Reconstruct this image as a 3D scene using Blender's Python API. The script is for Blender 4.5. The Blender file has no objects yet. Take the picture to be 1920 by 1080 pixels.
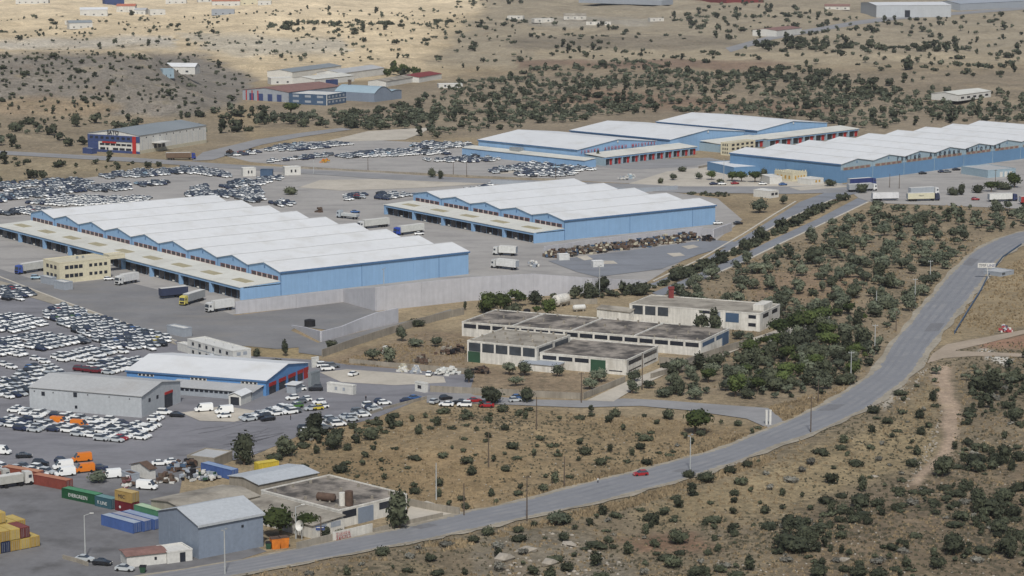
import bpy, math, random
import numpy as np
from mathutils import Vector

random.seed(7)
RNG = np.random.default_rng(11)
scene = bpy.context.scene
COL = scene.collection
R = math.radians

# ------------------------------------------------------------------ camera, sky, sun, exposure
CAM_H, FOC, PITCH = 154.0, 4670.0, 0.163          # metres, focal length in photo pixels (1920 wide), radians down
cd = bpy.data.cameras.new('camera'); cam = bpy.data.objects.new('camera', cd); COL.objects.link(cam)
cam.location = (0, 0, CAM_H); cam.rotation_euler = (math.pi/2 - PITCH, 0, 0)
cd.sensor_width = 36; cd.lens = 36*FOC/1920; cd.clip_start = 1; cd.clip_end = 30000
scene.camera = cam

SUN_EL, SUN_AZ = 49.0, 179.0                      # elevation; bearing of the sun measured from +Y towards +X
world = bpy.data.worlds.new('World'); scene.world = world; world.use_nodes = True
wn = world.node_tree.nodes; wl = world.node_tree.links
bg = wn['Background']; bg.inputs['Strength'].default_value = 0.082
sky = wn.new('ShaderNodeTexSky'); sky.sky_type = 'NISHITA'; sky.sun_disc = False
sky.sun_elevation = R(SUN_EL); sky.sun_rotation = R(SUN_AZ); sky.dust_density = 3.0; sky.air_density = 1.0; sky.ozone_density = 1.0
wl.new(sky.outputs[0], bg.inputs['Color'])
sd = bpy.data.lights.new('sun', 'SUN'); sd.energy = 2.9; sd.angle = R(4); sd.color = (1, .985, .96)
sun = bpy.data.objects.new('sun', sd); COL.objects.link(sun); sun.location = (0, 0, 400)
_d = Vector((math.sin(R(SUN_AZ))*math.cos(R(SUN_EL)), math.cos(R(SUN_AZ))*math.cos(R(SUN_EL)), math.sin(R(SUN_EL))))
sun.rotation_euler = _d.to_track_quat('Z', 'Y').to_euler()
vs = scene.view_settings; vs.view_transform = 'Standard'; vs.look = 'None'; vs.gamma = 1; vs.exposure = 0.12; vs.use_curve_mapping = False
scene.cycles.max_bounces = 5; scene.cycles.diffuse_bounces = 2; scene.cycles.glossy_bounces = 2
scene.cycles.transmission_bounces = 2; scene.cycles.volume_bounces = 0; scene.cycles.transparent_max_bounces = 4
scene.cycles.use_denoising = True

# ------------------------------------------------------------------ photo pixel <-> place on the ground
CP, SP = math.cos(PITCH), math.sin(PITCH)
def ray(px, py):
    a = (px-960)/FOC; b = (540-py)/FOC
    return a, CP+b*SP, -SP+b*CP
def P(px, py, z=0.0):
    dx, dy, dz = ray(px, py); t = (z-CAM_H)/dz
    return np.array([dx*t, dy*t])
def proj(x, y, z):
    dz = z-CAM_H; d = y*CP-dz*SP; up = y*SP+dz*CP
    return 960+FOC*x/d, 540-FOC*up/d
def hgt(px, py, top):
    """height of a vertical edge standing at ground pixel (px,py) that ends at pixel row top"""
    x, y = P(px, py); b = (540-top)/FOC
    return CAM_H + y*(-SP+b*CP)/(CP+b*SP)

# ------------------------------------------------------------------ numpy helpers
def inpoly(x, y, poly):
    x = np.asarray(x, float); y = np.asarray(y, float); c = np.zeros(x.shape, bool); n = len(poly)
    for i in range(n):
        x0, y0 = poly[i]; x1, y1 = poly[(i+1) % n]
        if y0 == y1: continue
        c ^= ((y0 > y) != (y1 > y)) & (x < (x1-x0)*(y-y0)/(y1-y0)+x0)
    return c
def distpoly(x, y, poly):
    d = np.full(x.shape, 1e9); n = len(poly)
    for i in range(n):
        ax, ay = poly[i]; bx, by = poly[(i+1) % n]; ex, ey = bx-ax, by-ay; L = ex*ex+ey*ey+1e-9
        t = np.clip(((x-ax)*ex+(y-ay)*ey)/L, 0, 1)
        d = np.minimum(d, np.hypot(x-ax-t*ex, y-ay-t*ey))
    return d
def smooth(t): t = np.clip(t, 0, 1); return t*t*(3-2*t)
def catmull(pts, n=6):
    p = [np.array(q, float) for q in pts]; p = [2*p[0]-p[1]]+p+[2*p[-1]-p[-2]]; out = []
    for i in range(1, len(p)-2):
        for k in range(n):
            t = k/n; a, b, c, d = p[i-1:i+3]
            out.append(.5*((2*b)+(c-a)*t+(2*a-5*b+4*c-d)*t*t+(3*b-a-3*c+d)*t**3))
    out.append(p[-2]); return out
_ks = []
_kr = np.random.default_rng(5)
for lam in (260, 170, 110, 70, 46, 30, 20, 13):
    for _ in range(3):
        th = _kr.uniform(0, 6.283); _ks.append((math.cos(th)/lam*6.283, math.sin(th)/lam*6.283, _kr.uniform(0, 6.283), lam))
def undul(x, y):
    s = 0
    for kx, ky, ph, lam in _ks: s = s+np.sin(kx*x+ky*y+ph)*lam**.85
    return s/330.0

# ------------------------------------------------------------------ colours and materials
KEXP = (1.03, 1.04, 1.10)
def lin(c):
    c = max(0., c)/255.; return c/12.92 if c <= .04045 else ((c+.055)/1.055)**2.4
def S(r, g, b, k=1.0, s=.88):
    """albedo of a made thing that shows as about this sRGB colour under this light"""
    return tuple(min(lin(c*s)*k/q, .85) for c, q in zip((r, g, b), KEXP))
def NAT(r, g, b, k=1.0):
    """the same for earth, grass and leaves: greyer"""
    m = (r+g+b)/3; return S(*(m+(c-m)*.76 for c in (r, g, b)), k, .825)
def nt(m): return m.node_tree.nodes, m.node_tree.links
def node(N, t, **k):
    n = N.new(t)
    for a, v in k.items():
        if a.startswith('i_'): n.inputs[a[2:].replace('_', ' ')].default_value = v
        else: setattr(n, a, v)
    return n
MATS = {}
def mat(name, col, rough=.8, var=.12, scale=.15, fine=1.2, fvar=.08, metal=0.0, spec=.3, streak=0.0, objcol=False, bump=0.0, stain=None, attr=None):
    if name in MATS: return MATS[name]
    m = bpy.data.materials.new(name); m.use_nodes = True; N, L = nt(m); MATS[name] = m
    b = N['Principled BSDF']; b.inputs['Roughness'].default_value = rough; b.inputs['Metallic'].default_value = metal
    b.inputs['Specular IOR Level'].default_value = spec
    geo = N.new('ShaderNodeNewGeometry'); pos = geo.outputs['Position']
    def noise(sc, det=4, vec=pos):
        n = node(N, 'ShaderNodeTexNoise', i_Scale=sc, i_Detail=det, i_Roughness=.6); L.new(vec, n.inputs['Vector']); return n.outputs['Fac']
    def rng(f, lo, hi):
        r = node(N, 'ShaderNodeMapRange'); r.inputs['From Min'].default_value = .3; r.inputs['From Max'].default_value = .7
        r.inputs['To Min'].default_value = lo; r.inputs['To Max'].default_value = hi; L.new(f, r.inputs['Value']); return r.outputs[0]
    if objcol:
        oi = N.new('ShaderNodeObjectInfo'); base = oi.outputs['Color']
    elif attr:
        at = node(N, 'ShaderNodeAttribute', attribute_name=attr); base = at.outputs['Color']
    else:
        rg = node(N, 'ShaderNodeRGB'); rg.outputs[0].default_value = (*col, 1); base = rg.outputs[0]
    def mul(c, f):
        v = node(N, 'ShaderNodeMix', data_type='RGBA', blend_type='MULTIPLY'); v.inputs[0].default_value = 1
        L.new(c, v.inputs[6]); L.new(f, v.inputs[7]); return v.outputs[2]
    c = base
    if var: c = mul(c, rng(noise(scale), 1-var, 1+var))
    if fvar: c = mul(c, rng(noise(fine, 3), 1-fvar, 1+fvar))
    if streak:
        mp = node(N, 'ShaderNodeMapping'); mp.inputs['Scale'].default_value = (1.1, 1.1, .08); L.new(pos, mp.inputs['Vector'])
        c = mul(c, rng(noise(1, 4, mp.outputs[0]), 1-streak, 1.0))
    if stain:
        mx = node(N, 'ShaderNodeMix', data_type='RGBA'); mx.inputs[7].default_value = (*stain[0], 1); L.new(c, mx.inputs[6])
        vec = pos
        if len(stain) > 3:      # streaked along the traffic direction
            mp2 = node(N, 'ShaderNodeMapping'); mp2.inputs['Rotation'].default_value = (0, 0, stain[3]); mp2.inputs['Scale'].default_value = (.4, 1, 1); L.new(pos, mp2.inputs['Vector']); vec = mp2.outputs[0]
        L.new(rng(noise(stain[1], 5, vec), -.5, stain[2]), mx.inputs[0]); c = mx.outputs[2]
    L.new(c, b.inputs['Base Color'])
    if bump:
        bp = node(N, 'ShaderNodeBump', i_Strength=bump, i_Distance=.3); L.new(noise(2.5, 4), bp.inputs['Height']); L.new(bp.outputs[0], b.inputs['Normal'])
    return m
def foliage(name, c1, c2):
    m = bpy.data.materials.new(name); m.use_nodes = True; N, L = nt(m); MATS[name] = m
    b = N['Principled BSDF']; b.inputs['Roughness'].default_value = .85; b.inputs['Specular IOR Level'].default_value = .12
    geo = N.new('ShaderNodeNewGeometry'); oi = N.new('ShaderNodeObjectInfo')
    n1 = node(N, 'ShaderNodeTexNoise', i_Scale=.9, i_Detail=3); L.new(geo.outputs['Position'], n1.inputs['Vector'])
    n2 = node(N, 'ShaderNodeTexNoise', i_Scale=.07, i_Detail=3); L.new(geo.outputs['Position'], n2.inputs['Vector'])
    ad = node(N, 'ShaderNodeMath', operation='ADD'); L.new(n1.outputs['Fac'], ad.inputs[0]); L.new(n2.outputs['Fac'], ad.inputs[1])
    rr = node(N, 'ShaderNodeMapRange'); rr.inputs['From Min'].default_value = .75; rr.inputs['From Max'].default_value = 1.25; L.new(ad.outputs[0], rr.inputs['Value'])
    mx = node(N, 'ShaderNodeMix', data_type='RGBA'); mx.inputs[6].default_value = (*c1, 1); mx.inputs[7].default_value = (*c2, 1); L.new(rr.outputs[0], mx.inputs[0])
    r2 = node(N, 'ShaderNodeMapRange'); r2.inputs['To Min'].default_value = .62; r2.inputs['To Max'].default_value = 1.3; L.new(oi.outputs['Random'], r2.inputs['Value'])
    mu = node(N, 'ShaderNodeMix', data_type='RGBA', blend_type='MULTIPLY'); mu.inputs[0].default_value = 1; L.new(mx.outputs[2], mu.inputs[6]); L.new(r2.outputs[0], mu.inputs[7])
    L.new(mu.outputs[2], b.inputs['Base Color'])
    return m

# ------------------------------------------------------------------ mesh building and scene bookkeeping
class MB:
    def __init__(s): s.v = []; s.f = []; s.m = []
    def poly(s, pts, m=0):
        k = len(s.v); s.v += [tuple(map(float, p)) for p in pts]; s.f.append(tuple(range(k, k+len(pts)))); s.m.append(m); return s
    def box(s, x0, x1, y0, y1, z0, z1, m=0, top=None):
        p = [(x0,y0,z0),(x1,y0,z0),(x1,y1,z0),(x0,y1,z0),(x0,y0,z1),(x1,y0,z1),(x1,y1,z1),(x0,y1,z1)]
        k = len(s.v); s.v += p
        for i, f in enumerate(((3,2,1,0),(4,5,6,7),(0,1,5,4),(1,2,6,5),(2,3,7,6),(3,0,4,7))):
            s.f.append(tuple(k+j for j in f)); s.m.append(top if (i == 1 and top is not None) else m)
        return s
    def hexa(s, p, m=0):            # 8 points: bottom ring then top ring
        k = len(s.v); s.v += [tuple(map(float, q)) for q in p]
        for f in ((3,2,1,0),(4,5,6,7),(0,1,5,4),(1,2,6,5),(2,3,7,6),(3,0,4,7)): s.f.append(tuple(k+j for j in f)); s.m.append(m)
        return s
    def prism(s, pts, z0, z1, m=0, top=None):
        n = len(pts); k = len(s.v); s.v += [(float(x), float(y), z0) for x, y in pts]+[(float(x), float(y), z1) for x, y in pts]
        s.f.append(tuple(k+n+i for i in range(n))); s.m.append(m if top is None else top)
        s.f.append(tuple(k+n-1-i for i in range(n))); s.m.append(m)
        for i in range(n): j = (i+1) % n; s.f.append((k+i, k+j, k+n+j, k+n+i)); s.m.append(m)
        return s
    def tube(s, a, b, r, n=8, m=0, r2=None, cap=True):
        a = Vector(a); b = Vector(b); r2 = r if r2 is None else r2; d = (b-a).normalized()
        u = d.cross(Vector((0, 0, 1)) if abs(d.z) < .9 else Vector((1, 0, 0))).normalized(); w = d.cross(u); k = len(s.v)
        for c, q in ((a, r), (b, r2)):
            for i in range(n): t = 6.28318*i/n; s.v.append(tuple(c+u*(math.cos(t)*q)+w*(math.sin(t)*q)))
        for i in range(n): j = (i+1) % n; s.f.append((k+i, k+n+i, k+n+j, k+j)); s.m.append(m)
        if cap:
            s.f.append(tuple(k+i for i in range(n))); s.m.append(m); s.f.append(tuple(k+2*n-1-i for i in range(n))); s.m.append(m)
        return s
    def mesh(s, name, mats, smooth=False):
        me = bpy.data.meshes.new(name); me.from_pydata(s.v, [], s.f)
        for m in mats: me.materials.append(m)
        if len(mats) > 1: me.polygons.foreach_set('material_index', s.m)
        if smooth: me.polygons.foreach_set('use_smooth', [True]*len(s.f))
        me.update(); return me
    def obj(s, name, mats, parent=None, smooth=False, **k):
        return link(name, s.mesh(name, mats if isinstance(mats, (list, tuple)) else [mats], smooth), parent, **k)
def link(name, data, parent=None, loc=None, rot=None, label=None, cat=None, group=None, kind=None, scale=None, color=None):
    o = bpy.data.objects.new(name, data); COL.objects.link(o)
    if parent is not None: o.parent = parent
    if loc is not None: o.location = loc if len(loc) == 3 else (loc[0], loc[1], 0)
    if rot is not None: o.rotation_euler = (0, 0, rot)
    if scale is not None: o.scale = (scale,)*3 if not hasattr(scale, '__len__') else scale
    if color is not None: o.color = (*color, 1)
    if label: o['label'] = label
    if cat: o['category'] = cat
    if group: o['group'] = group
    if kind: o['kind'] = kind
    return o
def thing(name, label, cat, loc, rot=0, group=None):
    o = link(name, None, None, loc, rot, label, cat, group); o.empty_display_size = 1; return o
def bigmesh(name, V, F, mats, mi=None, cols=None, **k):
    """V (n,3), F (m,4) quads or (m,3) triangles as numpy arrays"""
    me = bpy.data.meshes.new(name); V = np.asarray(V, np.float32); F = np.asarray(F, np.int32); w = F.shape[1]
    me.vertices.add(len(V)); me.vertices.foreach_set('co', V.ravel()); me.loops.add(F.size); me.loops.foreach_set('vertex_index', F.ravel())
    me.polygons.add(len(F)); me.polygons.foreach_set('loop_start', np.arange(0, F.size, w, dtype=np.int32))
    for m in mats: me.materials.append(m)
    if mi is not None: me.polygons.foreach_set('material_index', np.asarray(mi, np.int32))
    me.update(calc_edges=True)
    for nm, c in (cols or {}).items():
        a = me.color_attributes.new(nm, 'FLOAT_COLOR', 'POINT'); c4 = np.ones((len(V), 4), np.float32); c4[:, :3] = c; a.data.foreach_set('color', c4.ravel())
    return link(name, me, **k)
class Fr:
    """ground frame: near corner N, right end R, back end L (photo pixels at height z)"""
    def __init__(s, N, Rr, L=None, D=None, z=0.0):
        s.o = P(*N, z); e = P(*Rr, z)-s.o; s.W = float(np.hypot(*e)); a1 = math.atan2(e[1], e[0]); s.ang = a1
        if L is not None and D is None:     # both edges vote for the bearing, by how far they run across the picture
            g = P(*L, z)-s.o; a2 = math.atan2(g[1], g[0])-math.pi/2; w1, w2 = (Rr[0]-N[0])**2, (L[0]-N[0])**2
            s.ang = a1+w2/(w1+w2)*((a2-a1+math.pi) % (2*math.pi)-math.pi)
        s.vx = np.array([math.cos(s.ang), math.sin(s.ang)]); s.uy = np.array([-s.vx[1], s.vx[0]])
        def run(d, px, old):
            k = (px-960)/FOC; den = d[0]-k*d[1]*CP; v = (k*(s.o[1]*CP+(CAM_H-z)*SP)-s.o[0])/den if abs(den) > .05 else old
            return float(v) if .45*old < v < 2.2*old else float(old)
        s.W = run(s.vx, Rr[0], s.W)
        s.D = float(D) if D is not None else run(s.uy, L[0], float(np.hypot(*g)))
    def w(s, x, y): return s.o+s.vx*x+s.uy*y
    def loc(s, px, py):
        d = P(px, py)-s.o; return float(d@s.vx), float(d@s.uy)
EXCL = []       # world polygons where nothing grows
def excl_frame(F, pad=1.0, x0=0, x1=None, y0=0, y1=None):
    x1 = F.W if x1 is None else x1; y1 = F.D if y1 is None else y1
    EXCL.append([F.w(x0-pad, y0-pad), F.w(x1+pad, y0-pad), F.w(x1+pad, y1+pad), F.w(x0-pad, y1+pad)])
# ================================================================== the setting: paving, roads, terrain
ROAD_U = [(250,1084),(430,1056),(560,1030),(700,1003),(800,982),(870,963),(960,945),(1090,911),(1190,886),(1290,860),(1370,836),(1440,806),(1522,772),(1577,741),(1637,700),(1677,643),(1712,600),(1738,568),(1765,536),(1800,497),(1835,468),(1880,446),(1940,430),(2060,405)]
ROAD_L = [(420,1084),(560,1058),(700,1031),(800,1012),(870,997),(960,977),(1090,949),(1190,924),(1290,896),(1370,870),(1440,843),(1547,803),(1615,771),(1660,742),(1707,701),(1752,640),(1783,600),(1808,570),(1833,541),(1856,505),(1890,474),(1925,456),(1985,438),(2100,410)]
def band(U, L_, grow=0.0):
    u = np.array([P(*q) for q in catmull(U, 5)]); l = np.array([P(*q) for q in catmull(L_, 5)])
    if grow:
        d = u-l; d /= np.linalg.norm(d, axis=1)[:, None]; u = u+d*grow; l = l-d*grow
    return u, l
SHEETS = [   # name, level, material, outline in photo pixels
 ('yard_pavement', .06, 'concrete_yard', [(-140,360),(60,346),(190,330),(300,315),(440,309),(560,314),(830,331),(1180,350),(1345,372),(1392,412),(1345,450),(1212,530),(1110,549),(1000,556),(880,564),(790,574),(705,583),(644,566),(440,590),(330,602),(300,575),(-140,500)]),
 ('far_car_park', .07, 'concrete_yard', [(420,292),(560,266),(690,262),(880,272),(1110,306),(1250,312),(1330,296),(1460,322),(1470,342),(1180,344),(1080,339),(700,320),(560,312),(470,304)]),
 ('lower_car_park', .08, 'concrete_lot', [(-140,520),(60,545),(120,568),(330,640),(470,668),(600,676),(650,684),(805,697),(890,703),(880,738),(800,744),(700,786),(560,818),(470,856),(345,884),(100,905),(-140,900)]),
 ('container_yard', .07, 'asphalt_yard', [(-140,893),(120,900),(345,880),(330,960),(500,1034),(430,1056),(250,1084),(-140,1100)]),
 ('dock_yard', .10, 'asphalt_dark', [(-140,480),(0,505),(100,535),(210,522),(330,552),(440,592),(644,567),(705,584),(740,590),(620,620),(560,612),(545,620),(600,645),(560,652),(520,655),(470,650),(330,640),(120,566),(60,543),(-140,515)]),
 ('lower_lane', .12, 'asphalt_dark', [(560,650),(602,642),(706,615),(790,597),(846,580),(846,590),(776,606),(700,634),(604,668),(560,662)]),
 ('bank_road', .14, 'asphalt_blue', [(1620,347),(1546,362),(1500,379),(1460,404),(1397,443),(1312,492),(1228,530),(1165,547),(1180,550),(1240,533),(1330,492),(1406,452),(1482,409),(1560,375),(1640,354)]),
 ('access_lane', .14, 'asphalt_blue', [(1608,372),(1533,411),(1444,452),(1384,482),(1294,520),(1222,550),(1240,556),(1300,531),(1395,490),(1460,458),(1545,418),(1628,378)]),
 ('back_road', .14, 'asphalt_grey', [(-140,281),(0,283),(265,297),(470,311),(600,320),(740,328),(900,335),(1080,341),(1200,346),(1280,350),(1480,350),(1640,344),(1640,360),(1480,364),(1280,362),(1200,358),(1080,350),(900,344),(740,338),(600,328),(470,319),(265,305),(0,290),(-140,287)]),
 ('branch_road', .15, 'asphalt_grey', [(380,286),(480,262),(560,250),(640,240),(660,243),(560,258),(490,272),(400,300),(360,302)]),
 ('truck_park', .08, 'concrete_yard', [(1580,347),(1640,333),(1700,326),(1810,308),(1920,290),(2100,268),(2100,398),(1920,392),(1780,386),(1640,381),(1610,372)]),
 ('gate_forecourt', .07, 'concrete_pale', [(1180,344),(1250,322),(1330,312),(1420,330),(1580,345),(1580,352),(1280,356),(1180,354)]),
 ('side_road', .13, 'asphalt_grey', [(1470,790),(1440,766),(1330,758),(1240,751),(1172,748),(1104,752),(1000,750),(890,742),(880,738),(800,742),(800,756),(880,757),(960,760),(1085,765),(1200,762),(1290,770),(1400,786),(1445,806)]),
 ('factory_drive', .16, 'concrete_pale', [(1100,752),(1172,718),(1240,690),(1330,662),(1395,640),(1480,612),(1490,618),(1400,650),(1340,674),(1250,702),(1190,730),(1150,754)]),
 ('gravel_field', .06, 'concrete_pale', [(595,268),(640,258),(690,246),(810,239),(790,250),(760,262),(700,264)]),
 ('bare_plot', .09, 'concrete_pale', [(560,352),(600,338),(720,336),(850,342),(930,344),(800,352),(640,358)]),
 ('scrap_plot', .12, 'asphalt_blue', [(1028,490),(1180,470),(1330,450),(1390,455),(1310,478),(1240,505),(1120,520),(1080,510)]),
 ('dirt_track', .05, 'dirt_pale', [(1748,664),(1775,646),(1840,634),(1930,617),(1930,624),(1850,644),(1790,658),(1930,664),(1930,670),(1830,668),(1770,672),(1738,682)]),
 ('workshop_forecourt', .09, 'concrete_pale', [(770,950),(800,940),(868,962),(800,983),(775,990),(740,985)]),
 ('shed_apron', .11, 'concrete_pale', [(340,775),(420,762),(500,775),(440,792),(375,790)]),
 ('gate_yard', .05, 'concrete_pale', [(600,699),(650,693),(760,701),(832,707),(836,718),(740,723),(640,717)]),
 ('hall_forecourt', .05, 'asphalt_grey', [(1110,306),(1180,300),(1330,296),(1350,300),(1300,312),(1200,318),(1120,314)]),
 ('far_road', .05, 'asphalt_grey', [(1360,90),(1440,68),(1600,40),(1680,30),(1920,14),(1920,18),(1690,36),(1610,46),(1450,74),(1370,98)]),
]
ru, rl = band(ROAD_U, ROAD_L)
RUg, RLg = band(ROAD_U, ROAD_L, 1.6)
ROADPOLY = [tuple(q) for q in RUg]+[tuple(q) for q in RLg[::-1]]
FLATS = [[tuple(P(*q)) for q in s[3]] for s in SHEETS]+[ROADPOLY]
FLATS += [[tuple(P(*q)) for q in pl] for pl in (
   [(600,690),(620,640),(760,590),(900,560),(1200,530),(1330,560),(1500,560),(1600,600),(1520,650),(1300,720),(1100,760),(880,745)],
   [(320,880),(500,845),(800,930),(880,965),(560,1035),(300,1070),(280,900)],
   [(150,292),(400,300),(420,240),(200,228)], [(430,195),(560,205),(860,215),(860,150),(430,140)],
   [(880,340),(1345,425),(1640,360),(2100,330),(2100,225),(1500,205),(880,235)], [(0,600),(640,700),(600,820),(0,900)])]
EXCL += [list(p) for p in FLATS[:len(SHEETS)+1]]
EXCL.append([tuple(P(*w_)) for w_ in [(1758,690),(1790,690),(1800,760),(1784,836),(1720,908),(1696,912),(1756,832),(1766,770)]])
HILL = (P(110, 186)[0], 1750.0)
def terr(x, y):
    x = np.asarray(x, float); y = np.asarray(y, float)
    d = np.full(x.shape, 1e9)
    for p in FLATS:
        q = np.array(p); m = (x > q[:,0].min()-85) & (x < q[:,0].max()+85) & (y > q[:,1].min()-85) & (y < q[:,1].max()+85)
        if m.any():
            dd = distpoly(x[m], y[m], p); dd[inpoly(x[m], y[m], p)] = 0; d[m] = np.minimum(d[m], dd)
    mask = smooth((d-6)/34.)
    z = undul(x, y)*mask*(1.7+np.clip((y-1100)/500, 0, 2.2))
    hx = np.abs(x-HILL[0])/132.; hy = (y-HILL[1])/135.
    z = z+(34+2.5*np.sin(x/23.)+1.5*np.sin(x/11.+1))*np.exp(-hx**4-hy**2)*smooth(d/60.)
    return z
def PT(px, py):
    dx, dy, dz = ray(px, py); t = np.geomspace(450, 9000, 700)/dy
    x, y, z = dx*t, dy*t, CAM_H+dz*t; g = z-terr(x, y); i = int(np.argmax(g < 0))
    if i == 0: i = len(t)-1
    a = g[i-1]/(g[i-1]-g[i]) if g[i-1] != g[i] else 0; tt = t[i-1]+(t[i]-t[i-1])*a
    return np.array([dx*tt, dy*tt, float(terr(np.array([dx*tt]), np.array([dy*tt]))[0])])

# ---- ground sheet (one fan-shaped height field out past the horizon of the frame)
ys = np.concatenate([np.linspace(150, 500, 8)[:-1], np.geomspace(500, 3900, 430), np.geomspace(4200, 26000, 14)])
tx = np.concatenate([np.linspace(-1.1, -.26, 10)[:-1], np.linspace(-.26, .26, 380), np.linspace(.26, 1.1, 10)[1:]])
GY, GT = np.meshgrid(ys, tx, indexing='ij'); GX = GT*GY; GZ = terr(GX.ravel(), GY.ravel()).reshape(GX.shape)
GZ = np.where(GY > 4200, GZ*.3, GZ)
gpx, gpy = proj(GX, GY, GZ)
jit = undul(GX*3.1+900, GY*2.3)*14; jx = gpx+jit; jy = gpy+undul(GX*2.7, GY*1.9+400)*7*np.clip((gpy+226)/900, .25, 1)
base = np.empty(GX.shape+(3,)); base[:] = NAT(182,160,124); mixv = np.zeros(GX.shape+(3,)); mixv[..., 0] = .35; mixv[..., 1] = .15
PAINT = [   # outline px, colour, feather px, scrub, stone
 ([(-900,-400),(1000,-400),(930,0),(840,55),(770,128),(480,150),(430,105),(330,90),(-900,95)], (268,240,192), 130, .25, .25),  # sunlight through broken cloud painted into the soil, feathered at the shade edge
 ([(-900,-400),(1000,-400),(900,22),(600,26),(420,22),(-900,40)], (258,232,188), 14, .1, .1),  # same painted sunlight carried on along the far strip
 ([(0,76),(330,66),(330,88),(0,94)], (228,216,196), 8, .6, .7),
 ([(330,60),(640,75),(640,100),(430,105)], (228,214,188), 8, .5, .6),
 ([(930,-40),(2600,-40),(2600,112),(1000,130),(800,120),(880,50)], (188,172,144), 18, .35, .15),
 ([(960,36),(1100,30),(1240,38),(1200,48),(1000,50)], (186,176,158), 4, .3, .5),
 ([(950,70),(1300,66),(1420,84),(1300,92),(960,92)], (164,150,128), 8, .6, .3),
 ([(1000,92),(2000,100),(2000,118),(1250,116),(1000,110)], (196,178,146), 7, .2, .1),
 ([(960,113),(1390,112),(1500,122),(1380,130),(960,126)], (160,132,110), 5, .3, .1),
 ([(470,190),(860,150),(1000,128),(2600,128),(2600,240),(880,262),(500,240)], (172,154,128), 14, .5, .25),
 ([(1100,165),(1400,190),(1600,200),(1500,215),(1200,205),(1000,195)], (162,134,110), 10, .4, .2),
 ([(-900,96),(380,100),(485,150),(430,200),(300,232),(-900,240)], (156,147,136), 12, .5, .4),  # scrub hill: cloud shade worked into a greyer soil colour
 ([(-900,186),(130,184),(240,200),(180,222),(-900,225)], (182,158,126), 8, .5, .5),
 ([(-900,225),(430,215),(480,262),(380,285),(-900,290)], (170,152,124), 8, .45, .15),
 ([(-900,290),(300,300),(330,318),(180,334),(-900,350)], (172,154,122), 6, .45, .1),
 ([(1270,372),(1400,380),(1480,382),(1400,420),(1340,440)], (172,150,115), 5, .3, .1),
 ([(1180,560),(1400,480),(1640,382),(2600,380),(2600,420),(1860,440),(1740,550),(1640,700),(1480,770),(1200,745),(1260,690)], (168,148,118), 14, .6, .3),
 ([(1390,520),(1560,500),(1640,520),(1560,580),(1420,570)], (170,142,112), 10, .4, .2),
 ([(450,650),(600,645),(600,672),(480,678)], (182,158,112), 5, .3, .1), ([(590,600),(665,594),(620,620)], (176,154,108), 4, .3, .1),
 ([(610,680),(800,610),(900,620),(880,690),(1100,700),(1160,720),(1090,745),(880,735),(820,700)], (170,146,116), 8, .6, .3),
 ([(470,870),(560,818),(700,786),(880,757),(1440,800),(1370,840),(1100,905),(870,962),(780,940)], (176,150,110), 9, .6, .12),
 ([(560,880),(700,840),(860,850),(1000,880),(900,950),(800,935)], (176,147,104), 20, .35, .1),
 ([(300,1084),(870,997),(1190,924),(1440,843),(1615,771),(1707,701),(1752,640),(1900,480),(2600,440),(2600,1500),(-400,1500)], (156,138,110), 8, .8, .3),
 ([(1180,960),(1500,860),(1700,760),(1760,720),(1740,860),(1500,960),(1250,1000)], (176,154,114), 24, .6, .2),
 ([(900,1090),(900,1010),(1000,985),(1100,1000),(1180,1060),(1200,1100)], (150,138,118), 16, .5, .6),
 ([(1150,1010),(1300,1000),(1350,1030),(1200,1040)], (156,122,96), 10, .5, .3),
 ([(1500,960),(1700,900),(2600,700),(2600,1400),(1400,1400)], (148,128,102), 26, .95, .4),
 ([(1758,690),(1788,690),(1800,760),(1784,830),(1722,905),(1698,912),(1756,830),(1768,770)], (200,172,146), 7, .1, .2),
 ([(1820,470),(1960,455),(2600,440),(2600,620),(1930,612),(1740,655)], (176,154,117), 6, .35, .4),
 ([(1838,648),(1960,625),(1960,655),(1845,658)], (184,138,110), 4, .1, .3), ([(1830,662),(1850,657),(1898,676),(1880,684),(1850,676)], (222,216,206), 2, 0, .2),
 ([(1640,748),(1700,706),(1720,712),(1660,760)], (196,186,170), 4, .1, .5),
]
def softmask(poly, feather):
    q = np.array(poly); m = (jx > q[:,0].min()) & (jx < q[:,0].max()) & (jy > q[:,1].min()) & (jy < q[:,1].max())
    a = np.zeros(jx.shape)
    if m.any():
        ins = inpoly(jx[m], jy[m], poly); d = distpoly(jx[m], jy[m], poly); a[m] = np.where(ins, smooth(.5+.5*d/feather), smooth(.5-.5*d/feather))
    return a
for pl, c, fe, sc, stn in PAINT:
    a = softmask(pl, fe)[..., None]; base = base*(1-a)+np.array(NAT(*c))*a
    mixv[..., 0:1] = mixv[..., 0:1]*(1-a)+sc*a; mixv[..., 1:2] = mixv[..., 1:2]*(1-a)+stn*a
nr, nc = GX.shape; idx = np.arange(nr*nc).reshape(nr, nc)
gf = np.stack([idx[:-1, :-1], idx[:-1, 1:], idx[1:, 1:], idx[1:, :-1]], -1).reshape(-1, 4)
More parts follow.
